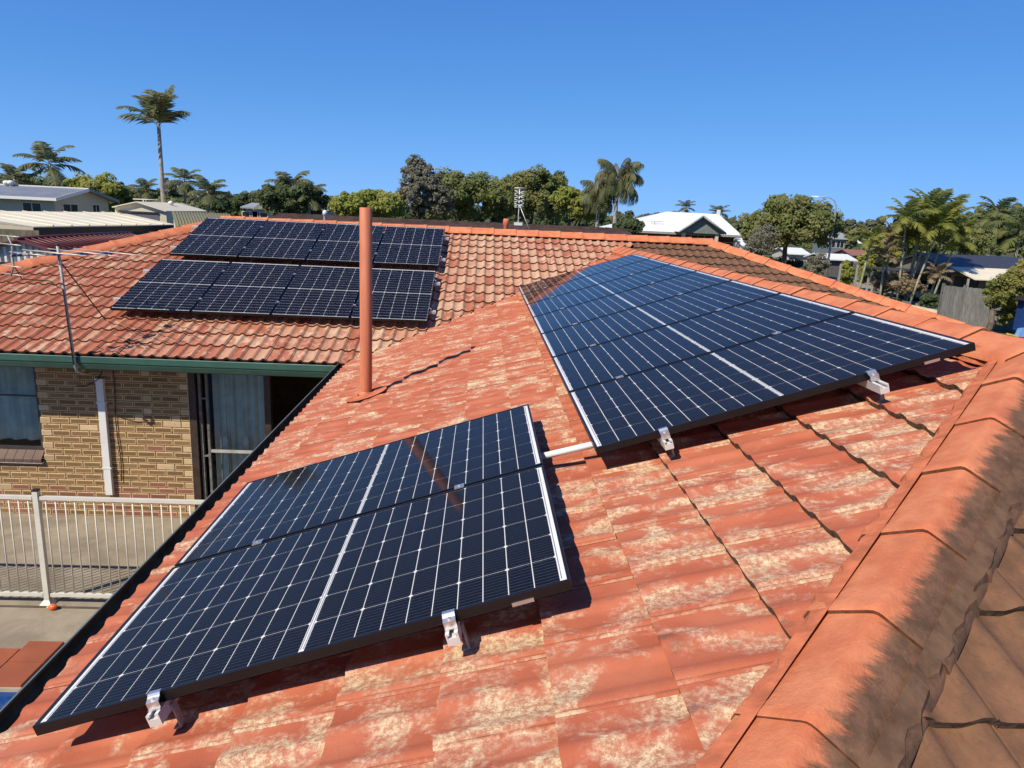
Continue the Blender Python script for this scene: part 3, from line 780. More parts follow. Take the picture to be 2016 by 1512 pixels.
# ------------------------------------------------------------------ solar panels
NCX, NCY = 6, 20
CW, CL, CG, CGX = .1662, .0804, .0033, .0030
def cell_rects():
    tw = NCX * CW + (NCX - 1) * CGX; mid = .019
    tl = NCY * CL + (NCY - 2) * CG + mid; x0 = -tw / 2; y0 = -tl / 2
    for j in range(NCY):
        y = y0 + j * (CL + CG) + (mid - CG if j >= NCY // 2 else 0)
        for i in range(NCX): yield i, j, x0 + i * (CW + CGX), y
def cell_mesh(flip):
    c = .007; z = -.0042; mb = MB()
    P = [(0, 0), (CW, 0), (CW, CL), (0, CL)]
    if flip: P = [(0, 0), (CW, 0), (CW, CL - c), (CW - c, CL), (c, CL), (0, CL - c)]
    else: P = [(c, 0), (CW - c, 0), (CW, c), (CW, CL), (0, CL), (0, c)]
    mb.face([(x, y, z) for x, y in P], 0, False, [(x / CW, y / CL) for x, y in P])
    for i in range(len(P)):
        a, b2 = P[i], P[(i + 1) % len(P)]
        mb.face([(a[0], a[1], z - .0008), (b2[0], b2[1], z - .0008), (b2[0], b2[1], z), (a[0], a[1], z)], 0, False, [(0.1, 0.1)] * 4)
    return mb.mesh('cell', CELL)
CM = (cell_mesh(False), cell_mesh(True))
FH = .036; FL = .0105
def frame_mesh():
    mb = MB(); w, l = W_ / 2, L_ / 2
    for sgn in (-1, 1):
        mb.box((sgn * (w - FL / 2), 0, -.003), (FL, L_, .006)); mb.box((sgn * (w - .001), 0, -FH / 2 - .003), (.002, L_, FH - .006))
        mb.box((sgn * (w - .0125), 0, -FH + .001), (.025, L_, .002)); mb.box((sgn * (w - .0025), 0, -FH * .62), (.006, L_, .0035))
        mb.box((0, sgn * (l - FL / 2), -.003), (W_ - 2 * FL, FL, .006)); mb.box((0, sgn * (l - .001), -FH / 2 - .003), (W_ - .004, .002, FH - .006))
        mb.box((0, sgn * (l - .0125), -FH + .001), (W_ - .05, .025, .002)); mb.box((0, sgn * (l - .0025), -FH * .62), (W_ - .004, .006, .0035))
    return mb.mesh('frame', BLACKF)
FRM = frame_mesh()
SHEET = MB().box((0, 0, -.0065), (W_ - .016, L_ - .016, .003)).mesh('backsheet', WHITE_SHEET)
PANE = MB().box((0, 0, -.0022), (W_ - .02, L_ - .02, .0016)).face([], 0) if False else MB().face([(-W_ / 2 + .0095, -L_ / 2 + .0095, -.0018), (W_ / 2 - .0095, -L_ / 2 + .0095, -.0018), (W_ / 2 - .0095, L_ / 2 - .0095, -.0018), (-W_ / 2 + .0095, L_ / 2 - .0095, -.0018)])
PANE = PANE.mesh('glass', PV_GLASS)
RIB = simple('tinned_ribbon', (.42, .45, .48), .35, .6)
mb = MB()
for yy in (-L_ / 2 + .026, 0.0045, -.0045, L_ / 2 - .026):
    mb.box((0, yy, -.0047), (W_ - .06, .0035, .0006))
RIBM = mb.mesh('ribbon', RIB)
JOINED = join_meshes('cells', [(CM[j % 2], Matrix.Translation((x, y, 0)), 0.0) for i, j, x, y in cell_rects()], [CELL_FAR])
CLIP = MB().box((0, 0, -FH + .006), (.004, .07, .012)).mesh('earth_clip', ALU)
def slope_mat(up, nrm, P):
    M = Matrix((up.cross(nrm), up, nrm)).transposed().to_4x4(); M.translation = P; return M
def panel(M, label, group, detailed, clip=False):
    r = empty('solar_panel', mat=M); tag(r, label, 'solar panel', group)
    for nm, me in (('frame', FRM), ('glass', PANE)): link(bpy.data.objects.new(nm, me), r)
    sh = link(bpy.data.objects.new('backsheet', SHEET), r)
    link(bpy.data.objects.new('ribbon', RIBM), sh)['kind'] = 'stuff'
    if detailed:
        for i, j, x, y in cell_rects():
            o = link(bpy.data.objects.new('cell', CM[j % 2]), sh); o.location = (x, y, 0)
    else:
        o = link(bpy.data.objects.new('cells', JOINED), sh); o['kind'] = 'stuff'
    if clip:
        o = link(bpy.data.objects.new('earth_clip', CLIP), r); o.location = clip
    return r
ordn = ['nearest', 'second', 'third', 'fourth', 'fifth', 'sixth', 'farthest']
for i in range(2):
    P = UP1 * (L_ / 2) + Vector((0, i * (W_ + G_) + W_ / 2, 0))
    panel(slope_mat(UP1, N1, P), ['black framed solar panel nearest the camera, lower of the pair at the eave', 'solar panel of the near pair with the pipe reflected in its glass'][i], 'pair of solar panels by the eave', True, (W_ / 2 + .002, L_ / 2 - .16, 0) if i == 0 else False)
for i in range(7):
    P = UP1 * (BS + L_ / 2) + Vector((0, BY + i * (W_ + G_) + W_ / 2, 0))
    panel(slope_mat(UP1, N1, P), ordn[i] + ' solar panel in the row of seven below the wing ridge', 'row of seven solar panels below the ridge', i < 4, (W_ / 2 + .002, L_ / 2 - .20, 0) if i == 0 else False)
lr = ['leftmost', 'second from left', 'third from left', 'rightmost']
for row, (x0, s0, nm) in enumerate(((DXL, DS, 'lower'), (CXL, CS, 'upper'))):
    for i in range(4):
        P = Vector((x0 + i * (W_ + G_) + W_ / 2, Y2, 0)) + UP2 * (s0 + L_ / 2)
        panel(slope_mat(UP2, N2, P), lr[i] + ' solar panel in the ' + nm + ' row on the far slope', 'solar panels on the far slope', False)

# rails and clamps
RAILP = [(-.02, 0), (-.02, -.040), (.02, -.040), (.02, 0), (.008, 0), (.008, -.006), (.015, -.006), (.015, -.016), (-.015, -.016), (-.015, -.006), (-.008, -.006), (-.008, 0)]
def rail(M, length, label, group):
    """local y runs along the rail, origin at its start, z up with the rail top at 0"""
    mb = MB(); k = len(RAILP)
    def ring(y): return [(x, y, z) for x, z in RAILP]
    a, b2 = ring(0), ring(length)
    for i in range(k):
        j = (i + 1) % k; mb.face([a[i], a[j], b2[j], b2[i]])
    for rg in (a, b2):
        for q in ((0, 1, 8, 9), (0, 9, 10, 11), (1, 2, 7, 8), (2, 3, 6, 7), (3, 4, 5, 6)): mb.face([rg[t] for t in q])
    r = empty('mounting_rail', mat=M); tag(r, label, 'rail', group)
    mb.build('rail', ALU_W, r)
    n = max(2, int(length / 1.25)); mb = MB()
    for i in range(n + 1):
        y = .06 + (length - .14) * i / n
        h = MB(); h.box((-.024, y, -.064), (.005, .03, .088)).box((-.012, y, -.1065), (.024, .03, .004)); h.build('hook', GALV, r)
    return r
def rails_P1(s, y0, y1, label, group):
    M = Matrix((Vector(UP1), Vector((0, 1, 0)), N1)).transposed().to_4x4()
    M = Matrix((-UP1, Vector((0, -1, 0)), N1)).transposed().to_4x4()
    M.translation = UP1 * s + Vector((0, y1, 0)) + N1 * (-FH - .002); return rail(M, y1 - y0, label, group)
def rails_P2(s, x0, x1, label, group):
    M = Matrix((-UP2, Vector((1, 0, 0)), N2)).transposed().to_4x4()
    M.translation = Vector((x0, Y2, 0)) + UP2 * s + N2 * (-FH - .002); return rail(M, x1 - x0, label, group)
SA = (.405, 1.36); SB = (.315, 1.275)
for s, w in zip(SA, ('eave', 'upper')):
    rails_P1(s, -.055, 2.13, w + ' side aluminium rail under the near pair of panels', 'rails under the near pair')
for s, w in zip(SB, ('lower', 'upper')):
    rails_P1(BS + s, BY - .10 if w == 'upper' else BY - .06, BY + 7.45, w + ' aluminium rail under the row of seven panels', 'rails under the row of seven')
for (x0, s0, nm) in ((DXL, DS, 'lower'), (CXL, CS, 'upper')):
    for ss, w in ((.39, 'lower'), (1.38, 'upper')):
        rails_P2(s0 + ss, x0 - .14, x0 + 4 * 1.058 + .07, w + ' aluminium rail under the ' + nm + ' row on the far slope', 'rails on the far slope')
def end_clamp(M, label, group):
    """local x along the panel edge, y outward from the panel, z normal; origin on the panel's top edge"""
    r = empty('end_clamp', mat=M); tag(r, label, 'clamp', group); w = .040
    mb = MB(); pr = [(-.010, .0015), (-.010, .005), (.006, .005), (.014, -.008), (.026, -.014), (.026, -.026), (.010, -.030), (.010, -.0365), (.036, -.0365), (.036, -.033), (.030, -.033), (.030, -.011), (.016, -.005), (.006, .0015)]
    for i in range(len(pr)):
        a, b2 = pr[i], pr[(i + 1) % len(pr)]
        mb.face([(-w / 2, a[0], a[1]), (w / 2, a[0], a[1]), (w / 2, b2[0], b2[1]), (-w / 2, b2[0], b2[1])])
    for sx in (-1, 1):
        mb.face([(sx * w / 2, *p) for p in ((.006, .005), (.014, -.008), (.016, -.005), (.006, .0015))]); mb.face([(sx * w / 2, *p) for p in ((.016, -.005), (.030, -.011), (.030, -.033), (.026, -.026), (.026, -.014), (.014, -.008))])
        mb.face([(sx * w / 2, *p) for p in ((-.010, .0015), (.006, .0015), (.006, .005), (-.010, .005))]); mb.face([(sx * w / 2, *p) for p in ((.010, -.030), (.026, -.026), (.030, -.033), (.036, -.0365), (.010, -.0365))])
    mb.build('bracket', ALU, r)
    b = MB(); b.lathe([(0, .006), (.0065, .006), (.0065, 0), (.0095, 0), (.0095, -.002)], 10, (0, .021, -.010)); b.build('bolt', GALV, r)
    return r
def mid_clamp(M, label, group):
    r = empty('mid_clamp', mat=M); tag(r, label, 'clamp', group)
    MB().box((0, 0, .0035), (.045, .040, .004)).box((0, 0, -.012), (.045, .010, .028)).build('plate', ALU, r)
    b = MB(); b.lathe([(0, .009), (.0055, .009), (.0055, .0055)], 8); b.build('bolt', GALV, r); return r
def basis(x, y, z, P):
    M = Matrix((x, y, z)).transposed().to_4x4(); M.translation = P; return M
YV = Vector((0, 1, 0)); XV = Vector((1, 0, 0))
for s, w in zip(SA, ('eave', 'upper')):
    end_clamp(basis(UP1, -YV, N1, UP1 * s), 'silver end clamp at the ' + w + ' rail on the near edge of the near pair', 'end clamps')
    end_clamp(basis(-UP1, YV, N1, UP1 * s + YV * (2 * W_ + G_)), 'small end clamp at the ' + w + ' rail on the far edge of the near pair', 'end clamps')
    mid_clamp(basis(UP1, -YV, N1, UP1 * s + YV * (W_ + G_ / 2)), 'silver mid clamp between the near pair of panels at the ' + w + ' rail', 'mid clamps')
for s, w in zip(SB, ('lower', 'upper')):
    end_clamp(basis(UP1, -YV, N1, UP1 * (BS + s) + YV * BY), 'silver end clamp on the ' + w + ' rail at the near end of the row of seven', 'end clamps')
    for i in range(1, 7):
        mid_clamp(basis(UP1, -YV, N1, UP1 * (BS + s) + YV * (BY + i * (W_ + G_) - G_ / 2)), 'mid clamp on the ' + w + ' rail behind the ' + ordn[i - 1] + ' panel of seven', 'mid clamps')
for (x0, s0, nm) in ((DXL, DS, 'lower'), (CXL, CS, 'upper')):
    for ss, w in ((.39, 'lower'), (1.38, 'upper')):
        O = Vector((x0, Y2, 0)) + UP2 * (s0 + ss)
        end_clamp(basis(-UP2, -XV, N2, O), 'end clamp left of the ' + nm + ' far row on its ' + w + ' rail', 'end clamps')
        end_clamp(basis(UP2, XV, N2, O + XV * (4 * W_ + 3 * G_)), 'end clamp right of the ' + nm + ' far row on its ' + w + ' rail', 'end clamps')
        for i in range(1, 4):
            mid_clamp(basis(UP2, XV, N2, O + XV * (i * (W_ + G_) - G_ / 2)), 'mid clamp right of the ' + lr[i - 1] + ' panel, ' + nm + ' far row, ' + w + ' rail', 'mid clamps')
# conduit between the arrays
c0 = UP1 * 1.60 + YV * 1.36 + N1 * -.070; c1 = UP1 * 2.25 + YV * 1.27 + N1 * -.066
r = empty('conduit', c0); tag(r, 'white plastic conduit bridging the two nearer solar arrays', 'conduit')
MB().tube([Vector(), c1 - c0], .0165, 14).build('pipe', WHITE, r); MB().tube([(c1 - c0) * .08, (c1 - c0) * .18], .021, 14).build('coupling', WHITE, r)

# vent pipe through the wing slope
vp = Vector((.335, 4.43, zP1(.335) + .02))
r = empty('vent_pipe', vp); tag(r, 'tall terracotta coloured vent pipe standing on the orange slope', 'pipe')
MB().lathe([(.055, -.05), (.055, 1.685), (.0515, 1.69), (.0505, 1.60), (.0505, 1.55), (0, 1.54)], 28).build('pipe', PIPE_O, r)
MB().lathe([(.066, -.03), (.066, .02), (.061, .045), (.0555, .05)], 24).build('collar', PIPE_O, r)
mb = MB(); n = 14
for i in range(n):
    a0, a1 = 2 * math.pi * i / n, 2 * math.pi * (i + 1) / n
    def fl(a, k): return (k * .19 * math.cos(a), k * .20 * math.sin(a), .033 + TP * k * .19 * math.cos(a) - (k - .4) * .02)
    mb.face([fl(a0, .42), fl(a1, .42), fl(a1, 1), fl(a0, 1)], 0, True)
mb.build('flashing', MORTAR_O, r)
# small vent beyond the ridge
r = empty('vent_pipe', (1.79, RY + .30, zP2(RY - .3))); tag(r, 'short capped terracotta vent pipe poking up behind the ridge', 'pipe')
MB().lathe([(.043, -.05), (.043, .25), (.055, .27), (.060, .34), (.050, .385), (0, .39)], 16).build('pipe', PIPE_O, r)
# paint chip
o = MB().box((0, 0, 0), (.04, .02, .006), Matrix.Rotation(.6, 3, 'Z')).build('plastic_scrap', WHITE); o.matrix_world = slope_mat(UP1, N1, Vector((2.70, .115, zP1(2.70) + .034))); tag(o, 'tiny white scrap lying on the tiles beside the hip caps', 'scrap')

# ------------------------------------------------------------------ the yard
flat('patio', -9.0, .35, 3.645, WY + .011, GZ, CONC)
pt = flat('patio', -2.418, .35, -3.5, 3.626, GZ - .004, CONC)
flat('pool_floor', -9.0, -2.45, -3.5, 3.62, GZ - .14, POOLB)
flat('pool_water', -9.0, -2.45, -3.5, 3.63, GZ - .03, WATER)
cop = MB().b(-9.0, -2.40, 3.628, 3.642, GZ - .13, GZ + .008).b(-2.45, -2.42, -3.5, 3.627, GZ - .13, GZ + .008).build('pool_kerb', simple('coping_grout', (.45, .36, .27), .9)); tag(cop, kind='structure')
pm = None
for ci in range(6):
    xx = -2.54 - (ci + 1) * .332
    top = 4.31 if ci == 0 else 4.185
    for ri in range(2):
        y1 = top - ri * .335; y0 = y1 - .331 if ri == 0 else 3.645
        o = MB().prism([(xx, y0, GZ + .004), (xx + .328, y0, GZ + .004), (xx + .328, y1, GZ + .004), (xx, y1, GZ + .004)], [(xx + .004, y0 + .004, GZ + .026), (xx + .324, y0 + .004, GZ + .026), (xx + .324, y1 - .004, GZ + .026), (xx + .004, y1 - .004, GZ + .026)]).build('paver', COPING, cop)
kb = MB().b(-9.0, -.4, 4.93, 4.955, GZ + .003, GZ + .012).build('drain_strip', simple('drain_channel', (.10, .085, .065), .8)); tag(kb, kind='structure')
# pool fence
FY = 5.03; FT = -1.385; FB = GZ + .085
fence = empty('pool_fence', (-3.1, FY, GZ)); tag(fence, 'cream tubular pool fence across the concrete patio', 'fence')
FO = Vector((3.1, -FY, -GZ))
def fb(mb, name, mat=CREAMW, parent=fence):
    o = mb.build(name, mat, parent); o.location = FO; return o
FENCE_M = simple('cream_powder_coat', (.74, .71, .60), .4, 0, .05, 5)
for x0, x1 in ((-5.55, -3.15), (-3.07, -.75)):
    fb(MB().b(x0, x1, FY - .019, FY + .019, FT - .036, FT), 'rail', FENCE_M); fb(MB().b(x0, x1, FY - .019, FY + .019, FB, FB + .036), 'rail', FENCE_M)
    n = int((x1 - x0) / .0945)
    for i in range(n):
        x = x0 + (x1 - x0) * (i + .5) / n
        fb(MB().tube([(x, FY, FB + .03), (x, FY, FT - .03)], .0074, 8), 'baluster', FENCE_M)
for x in (-3.11, -5.59):
    fb(MB().b(x - .026, x + .026, FY - .026, FY + .026, GZ, FT + .055), 'post', FENCE_M)
    fb(MB().prism([(x - .062, FY - .062, GZ), (x + .062, FY - .062, GZ), (x + .062, FY + .062, GZ), (x - .062, FY + .062, GZ)], [(x - .03, FY - .03, GZ + .045), (x + .03, FY - .03, GZ + .045), (x + .03, FY + .03, GZ + .045), (x - .03, FY + .03, GZ + .045)]), 'base_cover', FENCE_M)
    fb(MB().b(x - .028, x + .028, FY - .028, FY + .028, FT + .056, FT + .072), 'cap', BLACK)
# little orange toy on the concrete
t = empty('toy', (-2.985, 4.90, GZ)); tag(t, 'small orange and yellow toy lying beside the fence post foot', 'toy')
MB().lathe([(0, -.045), (.022, -.038), (.034, -.012), (.032, .012), (.018, .036), (0, .042)], 12).build('body', simple('orange_plastic', (.80, .13, .02), .4), t, mat=Matrix.Translation((0, 0, .033)) @ Matrix.Rotation(R(80), 4, 'Y'))
MB().lathe([(0, -.012), (.014, -.006), (.013, .008), (0, .014)], 10).build('tip', simple('yellow_plastic', (.75, .55, .08), .4), t, mat=Matrix.Translation((-.05, -.005, .028)) @ Matrix.Rotation(R(80), 4, 'Y'))
MB().tube([(.0, .02, .05), (.03, .05, .07)], [.008, .003], 6).build('fin', BLACK, t)
# downpipe and cables on the brick wall
t = empty('downpipe', (-3.53, WY, -2.27)); tag(t, 'white square capped duct fixed to the brick wall', 'duct')
def wb(mb, name, mat, par, o): x = mb.build(name, mat, par); x.location = -Vector(o); return x
o_ = (-3.53, WY, -2.27)
wb(MB().b(-3.575, -3.485, WY - .062, WY - .004, -2.27, -.72), 'duct', WHITE, t, o_); wb(MB().b(-3.583, -3.477, WY - .070, WY - .004, -.72, -.665), 'cap', WHITE, t, o_)
for zz in (-1.0, -1.9): wb(MB().b(-3.59, -3.47, WY - .066, WY - .003, zz, zz + .02), 'strap', WHITE, t, o_)
o = MB().tube([(-3.37 + .012 * math.sin(i * .8), WY - .018, zs - i * .135) for i in range(13)], .006, 6).build('cable', CABLE); tag(o, 'thin dark cable hanging down the brick wall beside the white duct', 'cable')
o = MB().tube([(-3.52, EAVE2 - .06, -.50), (-3.56, EAVE2 + .0, -.60), (-3.66, EAVE2 + .1, -.70), (-3.60, EAVE2 + .2, -.72), (-3.50, EAVE2 + .3, -.66), (-3.48, WY - .02, -.54)], .006, 6).build('cable', CABLE); tag(o, 'drooping dark antenna cable loop under the green gutter', 'cable')
# white chair inside the door glass
t = empty('chair', (-1.85, WY + .14, GZ)); tag(t, 'white slatted chair back seen through the sliding door glass', 'chair')
for i, xx in enumerate((-2.03, -1.75, -1.53, -1.47)):
    wb(MB().b(xx - .035, xx + .035, WY + .13, WY + .15, -2.45, -1.75).b(xx - .028, xx + .028, WY + .131, WY + .149, -1.75, -1.70) if i < 2 else MB().b(xx - .02, xx + .02, WY + .13, WY + .15, -2.45, -1.52), 'slat', WHITE, t, (-1.85, WY + .14, GZ))
    if i < 2: wb(MB().b(xx - .033, xx + .033, WY + .13, WY + .15, -1.61, -1.48).b(xx - .022, xx + .022, WY + .131, WY + .149, -1.479, -1.44), 'slat', WHITE, t, (-1.85, WY + .14, GZ))
wb(MB().b(-2.08, -1.45, WY + .128, WY + .152, -2.5, -2.451), 'seat_rail', WHITE, t, (-1.85, WY + .14, GZ))
wb(MB().b(-2.06, -2.02, WY + .13, WY + .15, GZ + .05, -2.501).b(-1.51, -1.47, WY + .13, WY + .15, GZ + .05, -2.501), 'leg', WHITE, t, (-1.85, WY + .14, GZ))

# ------------------------------------------------------------------ television antenna on the gutter
AB = Vector((-3.52, EAVE2 - .145, -.42)); AT = Vector((-3.585, EAVE2 - .145, 1.045))
t = empty('antenna', AB); tag(t, 'old television antenna on a bent grey mast at the green gutter', 'antenna')
def ab(mb, name, mat, par=None):
    x = mb.build(name, mat, par or t)
    if par is None: x.location = -AB
    return x
mast = ab(MB().tube([AB + Vector((.03, .22, -.10)), AB + Vector((.012, .12, -.085)), AB + Vector((.004, .03, -.035)), AB + Vector((0, 0, .05)), AB.lerp(AT, .5), AT], .0165, 10), 'mast', GALV)
ab(MB().tube([AT, AT + Vector((0, 0, .02))], .02, 10), 'cap', BLACK)
ab(MB().tube([AB.lerp(AT, .88), Vector((-3.60, 7.62, zP2(7.62) + .045))], .008, 6), 'strut', CABLE)
bd = Vector((.5, .866, 0)); ed = Vector((.866, -.5, 0))
BC = AT + Vector((0, 0, -.10))
bm0, bm1 = BC - bd * .52, BC + bd * .62
ab(MB().tube([bm0, bm1], .011, 8), 'boom', GALV)
ROD = simple('pale_rod', (.62, .58, .50), .45, .4)
for k, (sv, ln, dz) in enumerate(((.60, 1.38, .0), (.38, 1.26, -.012), (.22, 1.16, .012), (.02, 1.02, .0), (-.14, .92, .014), (-.34, .70, .0))):
    c = BC + bd * sv + Vector((0, 0, .014 + dz)); e = ab(MB().tube([c - ed * ln / 2, c + ed * ln / 2], .0065, 6), 'element', ROD)
for sv in (.60, .30, -.02, -.46):
    c = BC + bd * sv; ab(MB().box(c, (.035, .10, .025), Matrix.Rotation(R(-30), 3, 'Z')).box(c + Vector((0, 0, .0)), (.10, .03, .02), Matrix.Rotation(R(-30), 3, 'Z')), 'insulator', BLUEP)
rc = BC - bd * .50
ab(MB().tube([rc + Vector((-.03, 0, .22)), rc + Vector((.01, 0, .11)), rc, rc + Vector((0, 0, -.12)), rc + Vector((-.04, 0, -.23))], .010, 8), 'reflector_frame', GALV)
for dz, ln in ((.21, .42), (.12, .46), (-.21, .42), (-.12, .40)):
    c = rc + Vector((-.02, 0, dz)); ab(MB().tube([c - ed * ln / 2, c + ed * ln / 2], .0065, 6), 'reflector_rod', ROD)
ab(MB().tube([rc + Vector((0, 0, -.1)), rc + Vector((.06, .02, -.26)), BC + Vector((-.10, -.05, -.31)), BC + Vector((-.03, -.02, -.38)), AB.lerp(AT, .66) + Vector((0, -.02, 0)), AB.lerp(AT, .35) + Vector((.0, -.022, 0)), AB + Vector((0, -.025, .05))], .006, 6), 'lead', CABLE)

# ------------------------------------------------------------------ trees
def leaves_mesh(name, pts, nrm, size, rg, mat, aspect=.62):
    """one quad per point"""
    n = len(pts); a = rg.normal(size=(n, 3)); nn = nrm + np.array([-.25, -.45, .25]) + rg.normal(size=(n, 3)) * .55
    nn /= np.linalg.norm(nn, axis=1)[:, None] + 1e-9
    t1 = np.cross(nn, a); t1 /= np.linalg.norm(t1, axis=1)[:, None] + 1e-9; t2 = np.cross(nn, t1)
    s = (size * rg.uniform(.6, 1.35, n))[:, None]
    co = np.stack([pts - t1 * s, pts - t2 * s * aspect, pts + t1 * s, pts + t2 * s * aspect], 1).reshape(-1, 3)
    li = np.arange(n * 4); ls = np.arange(n) * 4
    return raw_mesh(name, co, li, ls, mats=[mat])
def crown_points(blobs, n, rg, clump=.34, nclump=26):
    P, N = [], []; vol = np.array([b[3] * b[4] * b[5] for b in blobs]) ** .67; vol /= vol.sum()
    for b, w in zip(blobs, vol):
        c = np.array(b[:3]); rr = np.array(b[3:6]); m = int(n * w); nc = max(6, int(nclump * (1 + w)))
        d = rg.normal(size=(nc, 3)); d /= np.linalg.norm(d, axis=1)[:, None]; d[:, 2] = np.abs(d[:, 2]) * np.where(rg.random(nc) < .78, 1, -.7)
        cc = c + d * rr * rg.uniform(.45, 1.08, (nc, 1)); cr_ = rr.mean() * clump * rg.uniform(.35, 1.25, nc)
        k = rg.integers(0, nc, m); e = rg.normal(size=(m, 3)); e /= np.linalg.norm(e, axis=1)[:, None]
        p = cc[k] + e * (cr_[k] * rg.uniform(.35, 1.08, m) ** .7)[:, None] * np.array([1, 1, .8]); P.append(p); N.append(e + np.array([0, 0, .35]))
    return np.concatenate(P), np.concatenate(N)
def tree(name, label, cat, base, blobs, n, size, mat, seed, group=None, trunk_r=.16, bark=None, clump=.34, nclump=26, limbs=5, trunk_top=None):
    """blobs are in metres relative to the base of the trunk"""
    rg = np.random.default_rng(seed); t = empty(name, base); tag(t, label, cat, group)
    n = int(n * 2.4); size = size * .66; p, nn = crown_points(blobs, n, rg, clump, int(nclump * 1.7))
    link(bpy.data.objects.new('crown', leaves_mesh('crown', p, nn, size, rg, mat)), t)['kind'] = 'stuff'
    mb = MB(); zc = np.mean([b[2] for b in blobs]); top = trunk_top or zc * .75
    mb.tube([(0, 0, -.2), (.05, 0, top * .4), (-.05, .05, top)], [trunk_r, trunk_r * .8, trunk_r * .6], 8)
    for i in range(limbs):
        b = blobs[i % len(blobs)]; e = Vector((b[0] + rg.uniform(-.5, .5) * b[3], b[1] + rg.uniform(-.5, .5) * b[4], b[2] + rg.uniform(-.2, .4) * b[5]))
        s = Vector((0, 0, top * rg.uniform(.6, 1))); mb.tube([s, s.lerp(e, .5) + Vector((0, 0, .1)), e], [trunk_r * .5, trunk_r * .3, trunk_r * .08], 6)
    mb.build('trunk', bark or BARK, t); return t
def rel(base, px, py, Y): return at(px, py, Y) - Vector(base)
def px_tree(name, label, cat, Y, ells, n, size, mat, seed, **kw):
    """ells: (px, py, half width px, half height px) of each lobe as seen"""
    c0 = ells[0]; b = at(c0[0], 460, Y); base = Vector((b.x, Y, GZ - .16)); k = (Y - CAM.y) / FPX
    bl = []
    for i, e in enumerate(ells):
        p = at(e[0], e[1], Y) - base; dy = ((i * 37) % 7 - 3) / 3 * e[2] * k * .35
        bl.append((p.x, dy, p.z, e[2] * k, max(e[2], e[3]) * k * .8, e[3] * k))
    return tree(name, label, cat, base, bl, n, size, mat, seed, **kw)

def frond_mesh(name, L, el, droop, nleaf, leaf, width, mat, hang=.35, seed=1, fold=.0):
    """a pinnate palm leaf growing along +x from the origin"""
    rg = np.random.default_rng(seed); mb = MB(); pts = []; a = el; p = Vector((0, 0, 0)); n = 12
    for i in range(n + 1):
        pts.append(p.copy()); a -= droop / n * (.4 + 1.2 * i / n); p = p + Vector((math.cos(a), 0, math.sin(a))) * (L / n)
    mb.tube(pts, [.035 * (1 - .85 * i / n) * (L / 3) ** .5 for i in range(n + 1)], 5, 0, False)
    for i in range(nleaf):
        f = .12 + .88 * (i + .5) / nleaf; k = f * n; i0 = min(int(k), n - 1); P = pts[i0].lerp(pts[i0 + 1], k - i0); T = (pts[i0 + 1] - pts[i0]).normalized()
        l = leaf * (math.sin(math.pi * min(1, .18 + f * .80)) ** .6) * rg.uniform(.85, 1.15)
        U = Vector((-T.z, 0, T.x))
        for sgn in (-1, 1):
            d = (Vector((0, sgn, 0)) * .85 + T * .55 + U * (.25 - hang) + Vector((0, 0, -hang * .5)) + Vector(rg.normal(size=3)) * .10).normalized()
            tip = P + d * l + Vector((0, 0, -hang * l * .35)); m = P + d * l * .5; w = T * width
            mb.face([P - w * .3, m - w * .5, m + w * .5, P + w * .3], 0); mb.face([m - w * .5, tip, m + w * .5], 0)
    m = bpy.data.meshes.new(name); m.from_pydata(mb.v, [], mb.f); m.materials.append(mat); m.update(); return m
FR = {}
def palm(label, Y, px, py_top, py_base, spread_px, kind='feather', n=12, seed=1, group='palms', trunk_w=.17, mat=None, trunk=None, lean=0.0, scale=1.0, name='palm_tree', ground=True):
    """py_top: where the fronds leave the trunk; spread_px: frond reach"""
    b = at(px, py_base, Y); top = at(px, py_top, Y); k = (Y - CAM.y) / FPX; L = spread_px * k * 1.15
    base = Vector((top.x + lean, Y, GZ - .16)); rg = np.random.default_rng(seed)
    t = empty(name, base); tag(t, label, 'palm', group); H = top.z - base.z
    MB().tube([(0, 0, 0), (-lean * .3, 0, H * .35), (-lean * .7, 0, H * .7), (-lean, 0, H)], [trunk_w * 1.15, trunk_w, trunk_w * .85, trunk_w * .7], 9).build('trunk', trunk or PALMT, t)
    mat = mat or LEAF_P
    spec = {'feather': ((70, 75, 62), (45, 70, 95), (15, 60, 110), (-20, 30, 60)), 'queen': ((72, 90, 60), (55, 130, 90), (30, 140, 120), (5, 120, 150)), 'royal': ((84, 40, 55), (68, 62, 80), (52, 75, 100), (28, 60, 120)), 'cane': ((78, 60, 60), (55, 75, 80), (30, 80, 100), (5, 70, 120))}[kind]
    hang = {'feather': .35, 'queen': .95, 'royal': .30, 'cane': .30}[kind]
    for v in range(4):
        key = (kind, v, round(L, 2), mat.name)
        if key not in FR:
            e, dr, _ = spec[v]; FR[key] = frond_mesh('frond', L, R(e), R(dr), 24, L * .36, (.075 if kind == 'queen' else .115) * max(.55, L / 2.2), mat, hang, seed + v)
    for i in range(n):
        v = min(3, int(4 * (i + .5) / n)) if kind != 'royal' else [0, 1, 1, 2, 2, 1, 2, 3][i % 8]
        o = link(bpy.data.objects.new('frond', FR[(kind, v, round(L, 2), mat.name)]), t)
        o.location = (-lean, 0, H - .02 * i * L / 3); o.rotation_euler = (R(rg.uniform(-12, 12)), R(rg.uniform(-6, 6)), R(i * 137.5 + rg.uniform(-15, 15)))
    return t

